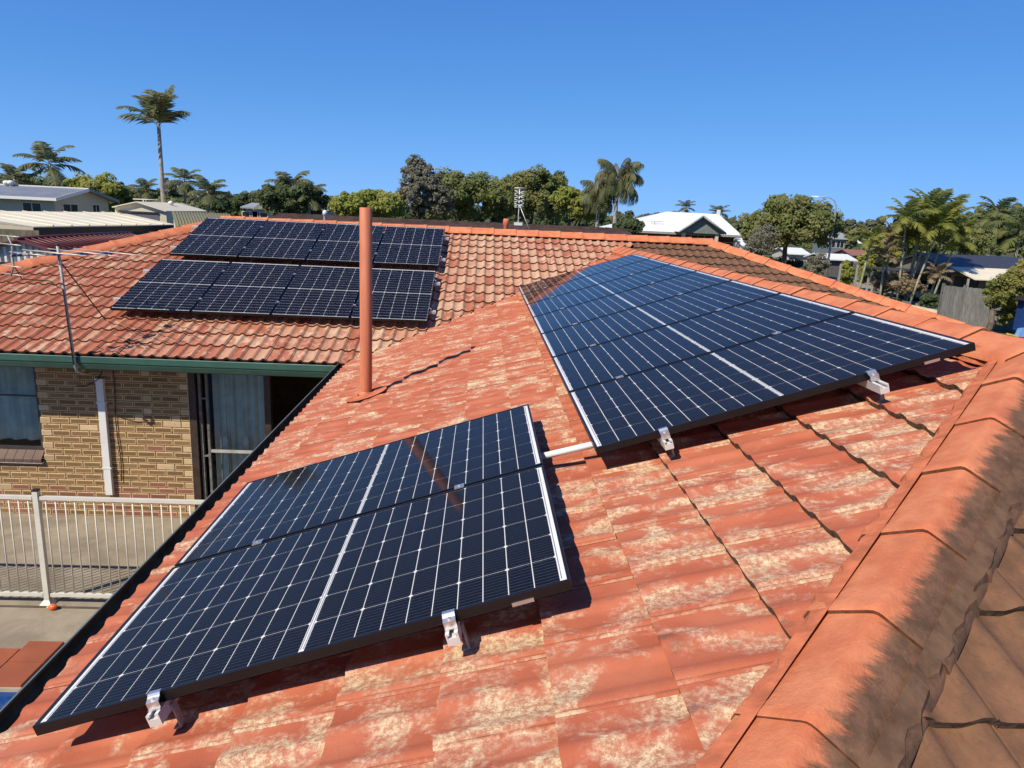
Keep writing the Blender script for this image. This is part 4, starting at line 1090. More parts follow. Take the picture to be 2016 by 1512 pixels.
# far wood that closes the horizon
rg = np.random.default_rng(5); bl = []
for px in range(-300, 2400, 26):
    Y = 230 + 60 * rg.random(); k = (Y - CAM.y) / FPX; hz = 377 + .0477 * px
    up = 14 + 9 * rg.random() + (10 if 1640 < px < 1790 else 0) + (8 if px < 700 else 0) - (9 if 620 < px < 790 else 0)
    c = at(px, hz - up * .35, Y); bl.append((c.x, c.y, c.z - up * k * .4, 26 * k, 18 * k, up * k * 1.1))
p, nn = crown_points(bl, 60000, rg, .40, 8)
o = bpy.data.objects.new('far_wood', leaves_mesh('far_wood', p, nn, 1.0, rg, LEAF_FAR)); COL.objects.link(o); tag(o, 'far off wooded skyline along the horizon', 'woodland', kind='stuff')
# low scrub that hides where the trunks stand
bl = []
for px in range(-200, 1500, 34):
    Y = 95 + 25 * rg.random(); k = (Y - CAM.y) / FPX; hz = 377 + .0477 * px
    c = at(px, hz + 6, Y); bl.append((c.x, c.y, c.z - 1.2, 30 * k, 22 * k, 20 * k + 1.2))
p, nn = crown_points(bl, 34000, rg, .36, 10)
o = bpy.data.objects.new('scrub_belt', leaves_mesh('scrub_belt', p, nn, .42, rg, LEAF_D)); COL.objects.link(o); tag(o, 'mixed dark scrub between the houses and the far wood', 'scrub', kind='stuff')

bl = []
for px in range(1430, 2200, 22):
    Y = 112 + 45 * rg.random(); k = (Y - CAM.y) / FPX; hz = 377 + .0477 * px
    c = at(px, hz + 22, Y); bl.append((c.x, c.y, c.z, 22 * k, 18 * k, (14 + 12 * rg.random()) * k))
p, nn = crown_points(bl, 22000, rg, .36, 10)
o = bpy.data.objects.new('street_greenery', leaves_mesh('street_greenery', p, nn, .40, rg, LEAF_G)); COL.objects.link(o); tag(o, 'mixed garden greenery between the houses down the street', 'greenery', kind='stuff')
GT = 'trees behind the roof'
px_tree('leafy_tree', 'bright green leafy tree beside the cream two storey house', 'tree', 72, [(205, 385, 46, 34), (172, 378, 32, 30), (238, 395, 26, 26)], 7000, .24, LEAF_L, 11, group=GT)
px_tree('leafy_tree', 'dull dark tree behind the house with the grey metal roof', 'tree', 88, [(70, 368, 60, 14), (130, 368, 40, 12), (10, 366, 40, 16)], 4200, .30, LEAF_D, 12, group=GT)
px_tree('leafy_tree', 'small olive tree between the two short palms', 'tree', 78, [(345, 405, 30, 16), (330, 408, 20, 14)], 2600, .26, LEAF_G, 13, group=GT)
px_tree('leafy_tree', 'low dark trees right of the short palms', 'tree', 90, [(455, 402, 30, 14), (430, 406, 22, 14), (485, 398, 20, 16)], 3000, .28, LEAF_D, 14, group=GT)
px_tree('leafy_tree', 'dense dark clump of leaves under the middle palms', 'tree', 50, [(575, 395, 52, 30), (540, 398, 26, 26), (612, 400, 28, 26)], 8000, .20, LEAF_D, 15, group=GT)
px_tree('leafy_tree', 'light green bushy tree beyond the pipe', 'tree', 40, [(715, 408, 52, 26), (675, 412, 26, 20), (765, 410, 34, 28), (725, 388, 26, 14)], 9000, .15, LEAF_L, 16, group=GT)
px_tree('leafy_tree', 'tall feathery grey green tree, tallest of the tree line', 'tree', 46, [(826, 378, 36, 46), (818, 332, 18, 24), (840, 345, 14, 20), (800, 338, 12, 10), (856, 400, 38, 36), (800, 398, 26, 28), (862, 352, 10, 10)], 7000, .13, LEAF_GR, 17, group=GT, clump=.20, nclump=60, limbs=14)
px_tree('leafy_tree', 'broad olive tree right of the grey green tree', 'tree', 52, [(905, 385, 50, 48), (955, 392, 48, 46), (880, 400, 40, 40), (985, 400, 34, 40)], 13000, .17, LEAF_G, 18, group=GT)
px_tree('leafy_tree', 'broad dark olive tree behind the stacked antenna', 'tree', 54, [(1045, 385, 46, 48), (1010, 398, 36, 40), (1085, 398, 40, 42)], 12000, .17, LEAF_G, 19, group=GT)
px_tree('leafy_tree', 'small dark crown at the right shoulder of the tree line', 'tree', 56, [(1097, 368, 17, 24)], 1500, .16, LEAF_D, 20, group=GT)
px_tree('leafy_tree', 'light green rounded tree left of the drooping palms', 'tree', 47, [(1125, 400, 36, 32), (1150, 410, 30, 28), (1165, 420, 28, 22)], 8000, .16, LEAF_L, 21, group=GT)
px_tree('bush', 'rounded green bush in front of the white roofed house', 'bush', 34, [(1236, 449, 26, 16), (1222, 452, 16, 12)], 3500, .12, LEAF_D, 22, group='bushes')
px_tree('leafy_tree', 'big round olive tree behind the street lamp', 'tree', 62, [(1550, 440, 66, 50), (1505, 462, 48, 46), (1600, 445, 50, 46), (1555, 410, 46, 24), (1625, 455, 22, 34)], 16000, .20, LEAF_G, 23, group=GT, trunk_r=.3, limbs=9)
px_tree('leafy_tree', 'thin grey twiggy tree at the left foot of the round tree', 'tree', 58, [(1500, 478, 30, 34), (1480, 490, 18, 20)], 1300, .11, LEAF_GR, 24, group=GT, clump=.3, limbs=16)
px_tree('conifer', 'clipped bright green column shrub by the street fence', 'shrub', 55, [(1665, 542, 13, 16), (1664, 526, 9, 12), (1666, 556, 14, 12)], 3500, .12, LEAF_L, 25, group='shrubs by the street')
px_tree('conifer', 'smaller bright green shrub right of the column shrub', 'shrub', 54, [(1697, 550, 9, 10), (1697, 541, 6, 8)], 1400, .11, LEAF_L, 26, group='shrubs by the street')
px_tree('leafy_tree', 'leafy citrus tree standing against the grey paling fence', 'tree', 30.5, [(1985, 560, 36, 32), (1965, 585, 28, 28), (2000, 600, 34, 34), (1990, 628, 22, 20), (2020, 540, 30, 30)], 9000, .085, leaf_mat('citrus_leaves', (.105, .135, .032), (.185, .195, .055)), 27, group=GT)
px_tree('bush', 'clipped round hedge ball behind the cream wall', 'bush', 38, [(1832, 592, 24, 13)], 2500, .09, LEAF_D, 28, group='bushes')
px_tree('leafy_tree', 'dark tall foliage mass behind the yellow palms', 'tree', 66, [(1930, 455, 50, 42), (1985, 450, 45, 44), (1890, 470, 40, 40), (2030, 460, 40, 50)], 12000, .24, LEAF_D, 29, group=GT)
px_tree('shrub', 'dry brownish undergrowth at the foot of the cane palms', 'shrub', 43, [(1755, 560, 34, 20), (1730, 552, 18, 16), (1800, 566, 20, 16)], 4000, .13, LEAF_DRY, 30, group='shrubs by the street')

px_tree('leafy_tree', 'bright bushy tree filling the gap behind the thin cane palms', 'tree', 52, [(1740, 500, 34, 34), (1775, 480, 30, 40), (1715, 520, 24, 24)], 7000, .15, LEAF_L, 61, group=GT)
px_tree('leafy_tree', 'green bushy tree behind the tallest cane palm', 'tree', 56, [(1850, 470, 46, 42), (1905, 480, 40, 36), (1815, 480, 30, 40)], 8000, .16, LEAF_G, 62, group=GT)
px_tree('bush', 'pale flecked shrub at the foot of the tall street lamp', 'bush', 57, [(1605, 525, 20, 24), (1595, 538, 22, 14)], 2600, .12, LEAF_GR, 63, group='bushes')
px_tree('bush', 'dark hedge under the round olive tree', 'bush', 66, [(1545, 525, 40, 14), (1500, 520, 30, 14)], 3400, .14, LEAF_D, 64, group='bushes')
# palms
GP = 'palm trees on the skyline'
palm('very tall slender palm standing highest on the skyline', 60, 312, 243, 395, 66, 'royal', 12, 3, GP, .19)
palm('medium palm rising over the grey metal roof', 78, 97, 322, 365, 52, 'feather', 13, 4, GP, .14)
palm('leftmost palm at the picture edge behind the grey roof', 76, 28, 352, 370, 36, 'feather', 13, 5, GP, .14)
palm('short dark palm left of the very tall trunk', 82, 286, 372, 395, 28, 'feather', 12, 6, GP, .12)
palm('pale trunked palm just right of the very tall palm', 74, 362, 355, 410, 34, 'feather', 13, 7, GP, .13)
palm('bushy palm second right of the very tall palm', 70, 408, 376, 415, 38, 'feather', 14, 8, GP, .14)
palm('middle palm with the highest crown of its dark clump', 50, 572, 368, 415, 44, 'feather', 15, 9, GP, .14)
palm('left palm of the dark middle clump', 51, 537, 388, 415, 36, 'feather', 13, 10, GP, .12)
palm('right palm of the dark middle clump', 49, 608, 384, 415, 36, 'feather', 13, 12, GP, .12)
palm('tall drooping palm left of the white roofed house', 42, 1217, 352, 440, 54, 'queen', 28, 13, GP, .15)
palm('shorter drooping palm left of the tall drooping one', 43, 1180, 382, 440, 44, 'queen', 24, 14, GP, .14)
palm('small palm peeping over the white roof ridge', 95, 1350, 408, 440, 20, 'feather', 12, 15, GP, .12)
palm('small low palm at the right end of the white roof', 92, 1414, 420, 440, 24, 'feather', 12, 16, GP, .12)
GC = 'cane palms behind the cream wall'
cane = [(1716, 470, 26, 41, -.6), (1742, 500, 24, 42, .3), (1758, 462, 30, 43, -.2), (1785, 430, 38, 42, .5), (1792, 470, 34, 43, -1.2), (1812, 455, 34, 44, -.2), (1838, 420, 46, 43, -1.5), (1850, 445, 40, 42, -1.9), (1868, 430, 44, 44, -1.4), (1885, 470, 36, 43, -1.8), (1820, 410, 36, 45, -.5), (1845, 540, 24, 41, -.6)]
cl = ['leftmost thin cane palm behind the cream wall', 'low cane palm second from the left of the clump', 'thin cane palm third from the left of the clump', 'yellow green cane palm with an upright crown, fourth from left', 'cane palm with a sloping pale trunk, fifth from left', 'cane palm in the middle of the clump behind the wall', 'tallest yellow green cane palm of the clump', 'cane palm leaning right just right of the tallest', 'full crowned cane palm right of the middle of the clump', 'rightmost cane palm before the dark roofed house', 'bright crowned cane palm just left of the tallest', 'short dark cane palm low in front of the carport']
for i, (x, y, s_, Y, ln) in enumerate(cane):
    palm(cl[i], Y, x, y, 590, s_ * 1.2, 'cane', 14, 30 + i, GC, .065, LEAF_Y if i not in (1, 2, 11) else LEAF_DRY, CANE, ln * .55)
palm('feathery palm standing above the dark foliage at the right', 60, 1962, 415, 480, 40, 'feather', 14, 50, GP, .13, leaf_mat('green_fronds', (.075, .105, .035), (.13, .16, .055)))
palm('broad palm left of the feathery right hand palm', 58, 1925, 462, 500, 46, 'queen', 16, 51, GP, .13, bpy.data.materials['green_fronds'])
palm('palm half cut by the right picture edge', 57, 2010, 455, 500, 50, 'feather', 14, 52, GP, .13, bpy.data.materials['green_fronds'])

# ------------------------------------------------------------------ neighbouring buildings
def part(mb, name, mat, par):
    o = mb.build(name, mat, par); o.matrix_parent_inverse = par.matrix_world.inverted() if False else Matrix.Translation(-Vector(par.location)); return o
def quad(a, b, c, d): return MB().face([a, b, c, d])
def slab(pts, th, mi=0):
    pts = [Vector(p) for p in pts]; return MB().prism([p - Vector((0, 0, th)) for p in pts], pts, mi)
def window(par, x0, x1, z0, z1, y, nx=2, axis='x', frame=WHITE, X=0):
    """window in a wall facing -y (axis x) or +x (axis y: x0..x1 are y values, wall at x = X)"""
    d = .04
    mb = MB(); pn = MB()
    def bb(m, a0, a1, c0, c1, e0, e1):
        if axis == 'x': m.b(a0, a1, y + e0, y + e1, c0, c1)
        else: m.b(X - e1, X - e0, a0, a1, c0, c1)
    bb(mb, x0 - .05, x1 + .05, z0 - .05, z0, -d, .02); bb(mb, x0 - .05, x1 + .05, z1, z1 + .05, -d, .02); bb(mb, x0 - .05, x0, z0, z1, -d, .02); bb(mb, x1, x1 + .05, z0, z1, -d, .02)
    for i in range(1, nx):
        c = x0 + (x1 - x0) * i / nx; bb(mb, c - .03, c + .03, z0 + .001, z1 - .001, -d, .018)
    bb(pn, x0, x1, z0, z1, -.012, .01)
    w = part(mb, 'window', frame, par); q = pn.build('pane', WIN_DARK, w); q.matrix_parent_inverse = Matrix.Translation(-Vector(par.location)); q.matrix_parent_inverse = Matrix.Identity(4)
    return w
Gz = GZ - .16
# two storey weatherboard house, far left
def weatherboard(name, c, gap):
    t = NT(name); z = t.sep(t.pos())[2]; f = t.math('FRACT', t.math('DIVIDE', z, gap))
    n = t.noise(t.pos(), 1.2, 4)
    t.bump(f, .35, .01); return t.set(t.mix(t.ramp(n, .3, .7), tuple(x * .92 for x in c), c), .6)
WBOARD = weatherboard('cream_weatherboard', (.62, .56, .40), .15)
GREYROOF = simple('grey_metal_roof', (.20, .22, .25), .5, 0, .12, 1.0)
cw = at(107, 400, 55); Xc = cw.x; ze = at(107, 389, 54.4).z; zrg = at(155, 371, 59).z; D0, D1 = 55.0, 63.0; Xl = Xc - 15
h = empty('two_storey_house', (Xc - 6, D0, Gz)); tag(h, 'cream weatherboard two storey house with a grey metal gable roof', 'house', 'neighbouring buildings')
part(MB().b(Xl, Xc, D0, D1, Gz, ze).prism([(Xc, D0, ze), (Xc, D1, ze), (Xc, (D0 + D1) / 2, zrg - .12)], [(Xl, D0, ze), (Xl, D1, ze), (Xl, (D0 + D1) / 2, zrg - .12)]), 'wall', WBOARD, h)
yr = (D0 + D1) / 2
rf = part(slab([(Xl - .5, D0 - .5, ze - .05), (Xc + .55, D0 - .5, ze - .05), (Xc + .55, yr, zrg), (Xl - .5, yr, zrg)], .12), 'roof', GREYROOF, h)
part(slab([(Xl - .5, yr + .01, zrg), (Xc + .55, yr + .01, zrg), (Xc + .55, D1 + .8, ze - .05), (Xl - .5, D1 + .8, ze - .05)], .12), 'roof', GREYROOF, h)
part(MB().b(Xl - .5, Xc + .55, D0 - .62, D0 - .50, ze - .24, ze - .03), 'gutter', WHITE, h); part(MB().b(Xl - .5, Xc + .6, yr - .12, yr + .12, zrg - .02, zrg + .07), 'ridge_capping', WHITE, h)
part(MB().prism([(Xc + .56, D0 - .8, ze - .25), (Xc + .60, D0 - .8, ze - .25), (Xc + .60, yr, zrg - .2), (Xc + .56, yr, zrg - .2)], [(Xc + .56, D0 - .8, ze), (Xc + .60, D0 - .8, ze), (Xc + .60, yr, zrg + .05), (Xc + .56, yr, zrg + .05)]), 'barge_board', WHITE, h)
part(MB().prism([(Xc + .56, yr + .01, zrg - .2), (Xc + .60, yr + .01, zrg - .2), (Xc + .60, D1 + .8, ze - .25), (Xc + .56, D1 + .8, ze - .25)], [(Xc + .56, yr + .01, zrg + .05), (Xc + .60, yr + .01, zrg + .05), (Xc + .60, D1 + .8, ze), (Xc + .56, D1 + .8, ze)]), 'barge_board', GREYROOF, h)
a, b_ = at(45, 399, 55), at(82, 419, 55); window(h, a.x, b_.x, b_.z, a.z, D0, 2)
a, b_ = at(-45, 396, 55), at(-1, 416, 55); window(h, a.x, b_.x, b_.z, a.z, D0, 2)
for ya, yb in ((56.1, 58.1), (60.4, 61.4)): window(h, ya, yb, at(130, 419, 57).z, at(130, 402, 57).z, 0, 2, 'y', WHITE, Xc)
for px in (14, 22):
    c = at(px, 366, 58.6); part(MB().lathe([(.16, -.3), (.16, .1), (.26, .12), (.26, .34), (.12, .42), (0, .43)], 12, c), 'roof_vent', WHITE, h)
# cream carport
FLc, FRc, BRc, BLc = at(66, 446, 32), at(346, 442, 42), at(236, 418, 54), at(-140, 414, 45); L2 = at(-140, 427, 33)
h = empty('carport', (FRc.x - 4, 40, Gz)); tag(h, 'wide carport with a flat cream metal roof and black edge', 'carport', 'neighbouring buildings')
ro = part(slab([FLc, FRc, BRc, BLc], .05), 'roof', CREAM_ROOF, h)
part(MB().prism([FLc - Vector((0, .04, .42)), FRc - Vector((0, .04, .36)), FRc - Vector((0, -.04, .36)), FLc - Vector((0, -.04, .42))], [FLc - Vector((0, .04, .05)), FRc - Vector((0, .04, .05)), FRc - Vector((0, -.04, .05)), FLc - Vector((0, -.04, .05))]), 'fascia', BLACK, h)
part(slab([FLc, BLc, L2], .05), 'roof', simple('beige_metal_roof', (.40, .35, .26), .6), h)
nrib = 9
for i in range(1, nrib):
    f = i / nrib; p0, p1 = FLc.lerp(FRc, f), BLc.lerp(BRc, f); part(MB().tube([p0 + Vector((0, 0, .03)), p1 + Vector((0, 0, .03))], .035, 6), 'roof_rib', CREAM_ROOF, h)
for px, Y, m in ((78, 33.0, GALV), (132, 40, WHITE), (228, 39, BLACK)):
    c = at(px, 455, Y); part(MB().b(c.x - .10, c.x + .10, Y - .1, Y + .1, Gz, (.02 if px < 200 else c.z)), 'post', m, h)
# brown paling fence under the carport
a, b_ = at(-30, 449, 31.5), at(76, 449, 31.5)
h = empty('timber_fence', (a.x, 31.5, Gz)); tag(h, 'brown upright board fence under the cream carport', 'fence', 'fences')
BROWNB = simple('brown_boards', (.16, .135, .095), .85, 0, .3, 3)
n = 17
for i in range(n):
    x = a.x + (b_.x - a.x) * i / n; part(MB().b(x, x + (b_.x - a.x) / n - .012, 31.5 + (i % 2) * .02, 31.53 + (i % 2) * .02, Gz, a.z), 'board', BROWNB, h)
# maroon shed in front
SH = 16.5; A_ = at(31, 471, SH); EL, ER = at(-45, 489, SH), at(98, 492, SH); dd = at(258, 461, 22.5) - A_; dd.z = 0
MAR = simple('maroon_metal_roof', (.14, .035, .035), .5, 0, .1, 2)
h = empty('shed', (A_.x, SH, Gz)); tag(h, 'low shed with a maroon metal roof behind the antenna', 'shed', 'neighbouring buildings')
part(slab([ER, ER + dd, A_ + dd, A_], .04), 'roof', MAR, h); part(slab([A_, A_ + dd, EL + dd, EL], .04), 'roof', MAR, h)
n = 22; f0 = (ER - A_)
for i in range(1, n):
    s_ = A_ + dd * (i / n); part(MB().tube([s_ + Vector((0, 0, .02)), s_ + f0 * .98 + Vector((0, 0, .02))], .022, 5), 'roof_rib', MAR, h)
part(MB().tube([A_ + Vector((0, 0, .02)), A_ + dd + Vector((0, 0, .02))], .05, 6), 'ridge_capping', MAR, h)
wl_ = part(MB().prism([(EL.x, SH + .25, Gz), (ER.x, SH + .25, Gz), (ER.x, SH + .25, ER.z - .05), (A_.x, SH + .25, A_.z - .08), (EL.x, SH + .25, EL.z - .05)], [(EL.x, SH + .35, Gz), (ER.x, SH + .35, Gz), (ER.x, SH + .35, ER.z - .05), (A_.x, SH + .35, A_.z - .08), (EL.x, SH + .35, EL.z - .05)]), 'wall', WHITE, h)
for i in range(11):
    x = EL.x + .08 + (ER.x - EL.x - .16) * i / 10; zt_ = A_.z - .10 - abs(x - A_.x) / (ER.x - A_.x) * (A_.z - ER.z)
    part(MB().b(x - .03, x + .03, SH + .16, SH + .249, Gz, zt_), 'batten', WHITE, wl_)
part(MB().b(EL.x, ER.x, SH + .05, SH + .15, ER.z - .42, ER.z - .36), 'beam', BLACK, h)
# cream gable shed
SY = 52; gl, ga, gr = at(226, 409, SY), at(271, 398, SY), at(327, 416, SY); dd = at(408, 411, 62) - gr; dd.z = 0
h = empty('shed', (ga.x, SY, Gz)); tag(h, 'cream ribbed metal shed with a grey roller door and white roof', 'shed', 'neighbouring buildings')
RIBW = NT('cream_ribbed_wall'); xx_ = RIBW.sep(RIBW.pos())[0]; fr_ = RIBW.math('FRACT', RIBW.math('MULTIPLY', xx_, 1.6)); RIBW.bump(RIBW.math('GREATER_THAN', fr_, .6), .8, .06); RIBW = RIBW.set((.70, .64, .46), .6)
part(MB().prism([(gl.x, SY, Gz), (gr.x, SY, Gz), gr, ga, gl], [Vector(q) + dd for q in ((gl.x, SY, Gz), (gr.x, SY, Gz), gr, ga, gl)]), 'wall', RIBW, h)
e = (gr - ga) * .04; o_ = Vector((0, -.25, .05))
part(slab([ga + o_, gr + e + o_, gr + dd + e + o_, ga + dd + o_], .06), 'roof', CREAM_ROOF, h); part(slab([gl - e + o_, ga + o_, ga + dd + o_, gl + dd + o_], .06), 'roof', CREAM_ROOF, h)
a, b_ = at(240, 418, SY), at(314, 440, SY); part(MB().b(a.x, b_.x, SY - .04, SY - .005, Gz, a.z), 'roller_door', simple('grey_roller_door', (.14, .14, .17), .5), h)
part(MB().b(a.x - .2, b_.x, SY - .10, SY - .045, a.z, a.z + .12), 'door_head', BLACK, h)
c = at(337, 402, 57); part(MB().lathe([(.12, -.5), (.12, 0), (.2, .02), (.2, .18), (0, .28)], 12, c), 'roof_vent', WHITE, h)
# solar hot water rails seen behind the shed
a = at(262, 392, 66); b_ = at(312, 394, 66)
o = MB().tube([a, b_], .06, 6).tube([a - Vector((0, 0, .35)), b_ + Vector((1.0, 0, -.35))], .06, 6).tube([a.lerp(b_, .4) - Vector((0, 0, 3)), a.lerp(b_, .4)], .05, 6).build('railing', CREAMW); tag(o, 'pale double rail standing behind the white shed roof', 'railing')
# olive roof
o4 = [at(346, 446, 30), at(470, 450, 30), at(452, 421, 40), at(338, 416, 40)]
h = empty('outbuilding', (o4[0].x + 1, 34, Gz)); tag(h, 'outbuilding with an olive green corrugated roof beyond the left hip', 'outbuilding', 'neighbouring buildings')
OLV = simple('olive_metal_roof', (.23, .21, .085), .55, 0, .12, 1.5)
part(slab(o4, .05), 'roof', OLV, h)
for i in range(1, 20):
    f = i / 20; part(MB().tube([o4[0].lerp(o4[1], f) + Vector((0, 0, .012)), o4[3].lerp(o4[2], f) + Vector((0, 0, .012))], .035, 5), 'roof_rib', OLV, h)
part(MB().prism([(o4[0].x + .2, 30.3, Gz), (o4[1].x - .2, 30.3, Gz), (o4[2].x - .2, 39.7, Gz), (o4[3].x + .2, 39.7, Gz)], [o4[0] + Vector((.2, .3, -.08)), o4[1] + Vector((-.2, .3, -.08)), o4[2] + Vector((-.2, -.3, -.08)), o4[3] + Vector((.2, -.3, -.08))]), 'wall', CREAMW, h)
# parked car under the carport edge
def car(label, loc, rz, mat, glass=WIN_DARK):
    c = empty('parked_car', loc, rz); tag(c, label, 'car', 'parked cars')
    sec = [(-2.1, .35, .62), (-1.95, .30, .86), (-1.1, .30, .95), (.9, .30, .93), (1.95, .32, .80), (2.15, .38, .60)]
    mb = MB()
    for i in range(len(sec) - 1):
        (x0, a0, b0), (x1, a1, b1) = sec[i], sec[i + 1]
        A4 = [(x0, -.86, a0), (x0, -.88, (a0 + b0) / 2), (x0, -.78, b0), (x0, .78, b0), (x0, .88, (a0 + b0) / 2), (x0, .86, a0)]; B4 = [(x1, -.86, a1), (x1, -.88, (a1 + b1) / 2), (x1, -.78, b1), (x1, .78, b1), (x1, .88, (a1 + b1) / 2), (x1, .86, a1)]
        for k in range(6): mb.face([A4[k], A4[(k + 1) % 6], B4[(k + 1) % 6], B4[k]], 0, True)
    mb.face([(sec[0][0], -.86, .35), (sec[0][0], .86, .35), (sec[0][0], .78, .62), (sec[0][0], -.78, .62)]); mb.face([(sec[-1][0], -.86, .38), (sec[-1][0], .86, .38), (sec[-1][0], .78, .60), (sec[-1][0], -.78, .60)])
    mb.build('body', mat, c)
    MB().prism([(-1.75, -.74, .93), (1.1, -.74, .93), (1.1, .74, .93), (-1.75, .74, .93)], [(-1.15, -.60, 1.40), (.25, -.60, 1.42), (.25, .60, 1.42), (-1.15, .60, 1.40)]).build('windows', glass, c)
    MB().b(-1.16, .26, -.60, .60, 1.405, 1.445).build('roof_panel', mat, c)
    for x in (-1.3, 1.35):
        for y in (-.80, .80):
            w = MB().tube([(x, y - .09, .31), (x, y + .09, .31)], .31, 16).build('wheel', BLACK, c); MB().tube([(x, y - .095, .31), (x, y + .095, .31)], .18, 12).build('rim', ALU, w)
    for y in (-.62, .62): MB().b(2.08, 2.16, y - .14, y + .14, .60, .72).build('headlight', WHITE, c); MB().b(-2.12, -2.0, y - .14, y + .14, .62, .78).build('tail_light', simple('red_lens', (.4, .02, .015), .3), c)
    return c
c = at(272, 458, 38); car('silver blue car parked under the cream carport', (c.x, 38, Gz), R(12), simple('silver_blue_paint', (.30, .36, .46), .25, .4))
# dark tiled neighbour behind the ridge
ra, rb = at(548, 426, 26), at(1222, 449, 29.5); zr2 = (ra.z + rb.z) / 2; ra.z = rb.z = zr2; dv = (rb - ra).normalized(); pv = Vector((dv.y, -dv.x, 0))
h = empty('neighbour_house', (ra.x + 4, 27, Gz)); tag(h, 'neighbouring house with a dark brown tiled roof just beyond the ridge', 'house', 'neighbouring buildings')
DKT = NT('dark_brown_roof_tile'); n_ = DKT.noise(DKT.pos(), 3, 5, .7); DKT = DKT.set(DKT.mix(DKT.ramp(n_, .35, .65), (.045, .028, .022), (.085, .050, .038)), .85, 0, .3)
zd = 1.55; wd = 4.9
e1, e2, e3, e4 = ra + pv * wd - dv * wd - Vector((0, 0, zd)), rb + pv * wd + dv * .3 - Vector((0, 0, zd)), rb - pv * wd + dv * .3 - Vector((0, 0, zd)), ra - pv * wd - dv * wd - Vector((0, 0, zd))
rbe = rb + dv * .3
for pts in ([e1, e2, rbe, ra], [rbe, e3, e4, ra], [e4, e1, ra]): part(MB().face(pts), 'roof', DKT, h)
nt = int((rbe - ra).length / .42)
for i in range(nt):
    p0 = ra + dv * (.42 * i); mb = MB().prism([p0 - pv * .16 - Vector((0, 0, .05)), p0 + pv * .16 - Vector((0, 0, .05)), p0 + pv * .16 + dv * .43 - Vector((0, 0, .045)), p0 - pv * .16 + dv * .43 - Vector((0, 0, .045))], [p0 - pv * .06 + Vector((0, 0, .075)), p0 + pv * .06 + Vector((0, 0, .075)), p0 + pv * .06 + dv * .43 + Vector((0, 0, .055)), p0 - pv * .06 + dv * .43 + Vector((0, 0, .055))]); part(mb, 'ridge_cap', DKT, h)
cor = [ra + pv * (wd - .6) - dv * (wd - .6), rb + pv * (wd - .6), rb - pv * (wd - .6), ra - pv * (wd - .6) - dv * (wd - .6)]
part(MB().prism([Vector((q.x, q.y, Gz)) for q in cor], [Vector((q.x, q.y, zr2 - zd - .02)) for q in cor]), 'wall', BRICK_RD, h)
# phased array antenna on that roof
c = at(1020, 441, 26.5); c.z = max(c.z, zr2 - .3)
t = empty('antenna', c); tag(t, 'white stacked array antenna on a stayed mast above the ridge', 'antenna')
mp = MB().tube([(0, 0, -.4), (0, 0, 1.35)], .02, 8).build('mast', ALU_W, t)
MB().b(-.16, .16, -.08, .08, -.05, .06).build('foot', WHITE, t)
MB().tube([(.02, 0, .72), (.52, -.1, -.35)], .014, 6).build('stay', ALU_W, t)
for k in range(4):
    zc = .72 + k * .155
    for sgn in (-1, 1):
        MB().tube([(sgn * .03, -.08, zc), (sgn * .19, -.09, zc + .065)], .013, 5).tube([(sgn * .03, -.08, zc), (sgn * .19, -.09, zc - .05)], .013, 5).build('element', WHITE, t)
for k in range(9): MB().tube([(-.19, .03, .66 + k * .083), (.19, .03, .66 + k * .083)], .006, 5).build('reflector_rod', ALU_W, t)
MB().tube([(-.19, -.03, 1.36), (.19, -.03, 1.36)], .014, 5).tube([(-.17, -.03, .62), (.17, -.03, .62)], .014, 5).build('arm', WHITE, t)
c = at(640, 430, 25.5); o = MB().lathe([(.06, -.5), (.06, .12), (.09, .14), (.09, .24), (.04, .30), (0, .30)], 12).build('roof_vent', WHITE, None, c); tag(o, 'small white roof vent on the dark brown roof', 'vent')
# white roofed house
WY3 = 68; zl = at(1300, 456, WY3).z; x0, x1 = at(1200, 455, WY3).x, at(1462, 455, WY3).x
rg1, rg2 = at(1312, 417, WY3 + 4.5), at(1415, 421, WY3 + 4.5); rz_ = (rg1.z + rg2.z) / 2; rg1.z = rg2.z = rz_
WROOF = simple('white_metal_roof', (.78, .82, .82), .5, 0, .03, .6)
h = empty('white_roof_house', ((x0 + x1) / 2, WY3, Gz)); tag(h, 'house with a bright white hipped metal roof and grey gable', 'house', 'neighbouring buildings')
Yb = WY3 + 9
for pts in ([(x0, WY3, zl), (x1, WY3, zl), rg2, rg1], [(x1, WY3, zl), (x1, Yb, zl), rg2], [(x1, Yb, zl), (x0, Yb, zl), rg1, rg2], [(x0, Yb, zl), (x0, WY3, zl), rg1]): part(MB().face(pts), 'roof', WROOF, h)
part(MB().b(x0 + .6, x1 - .6, WY3 + .5, Yb - .5, Gz, zl - .01), 'wall', simple('dark_brick_wall', (.13, .07, .05), .9, 0, .3, 3), h)
part(MB().b(x0, x1, WY3 - .10, WY3 - .01, zl - .20, zl - .02), 'gutter', GALV, h)
g0, g1, gp = at(1336, 458, WY3 - 1.6), at(1427, 461, WY3 - 1.6), at(1383, 427, WY3 - 1.6); g0.z = g1.z = (g0.z + g1.z) / 2
bk = Vector((0, 5.0, 0))
part(MB().prism([g0, g1, gp], [q + Vector((0, .15, 0)) for q in (g0, g1, gp)]), 'gable', simple('grey_green_gable', (.20, .235, .22), .7), h)
for q0, q1 in ((g0, gp), (gp, g1)): part(slab([q0 + Vector((0, -.35, .12)), q1 + Vector((0, -.35, .12)), q1 + Vector((0, 4.2, .12)), q0 + Vector((0, 4.2, .12))], .08), 'gable_roof', WROOF, h)
for q0, q1 in ((g0, gp), (gp, g1)): part(MB().tube([q0 + Vector((0, -.37, .06)), q1 + Vector((0, -.37, .06))], .10, 4), 'barge_board', simple('grey_barge', (.30, .34, .33), .6), h)
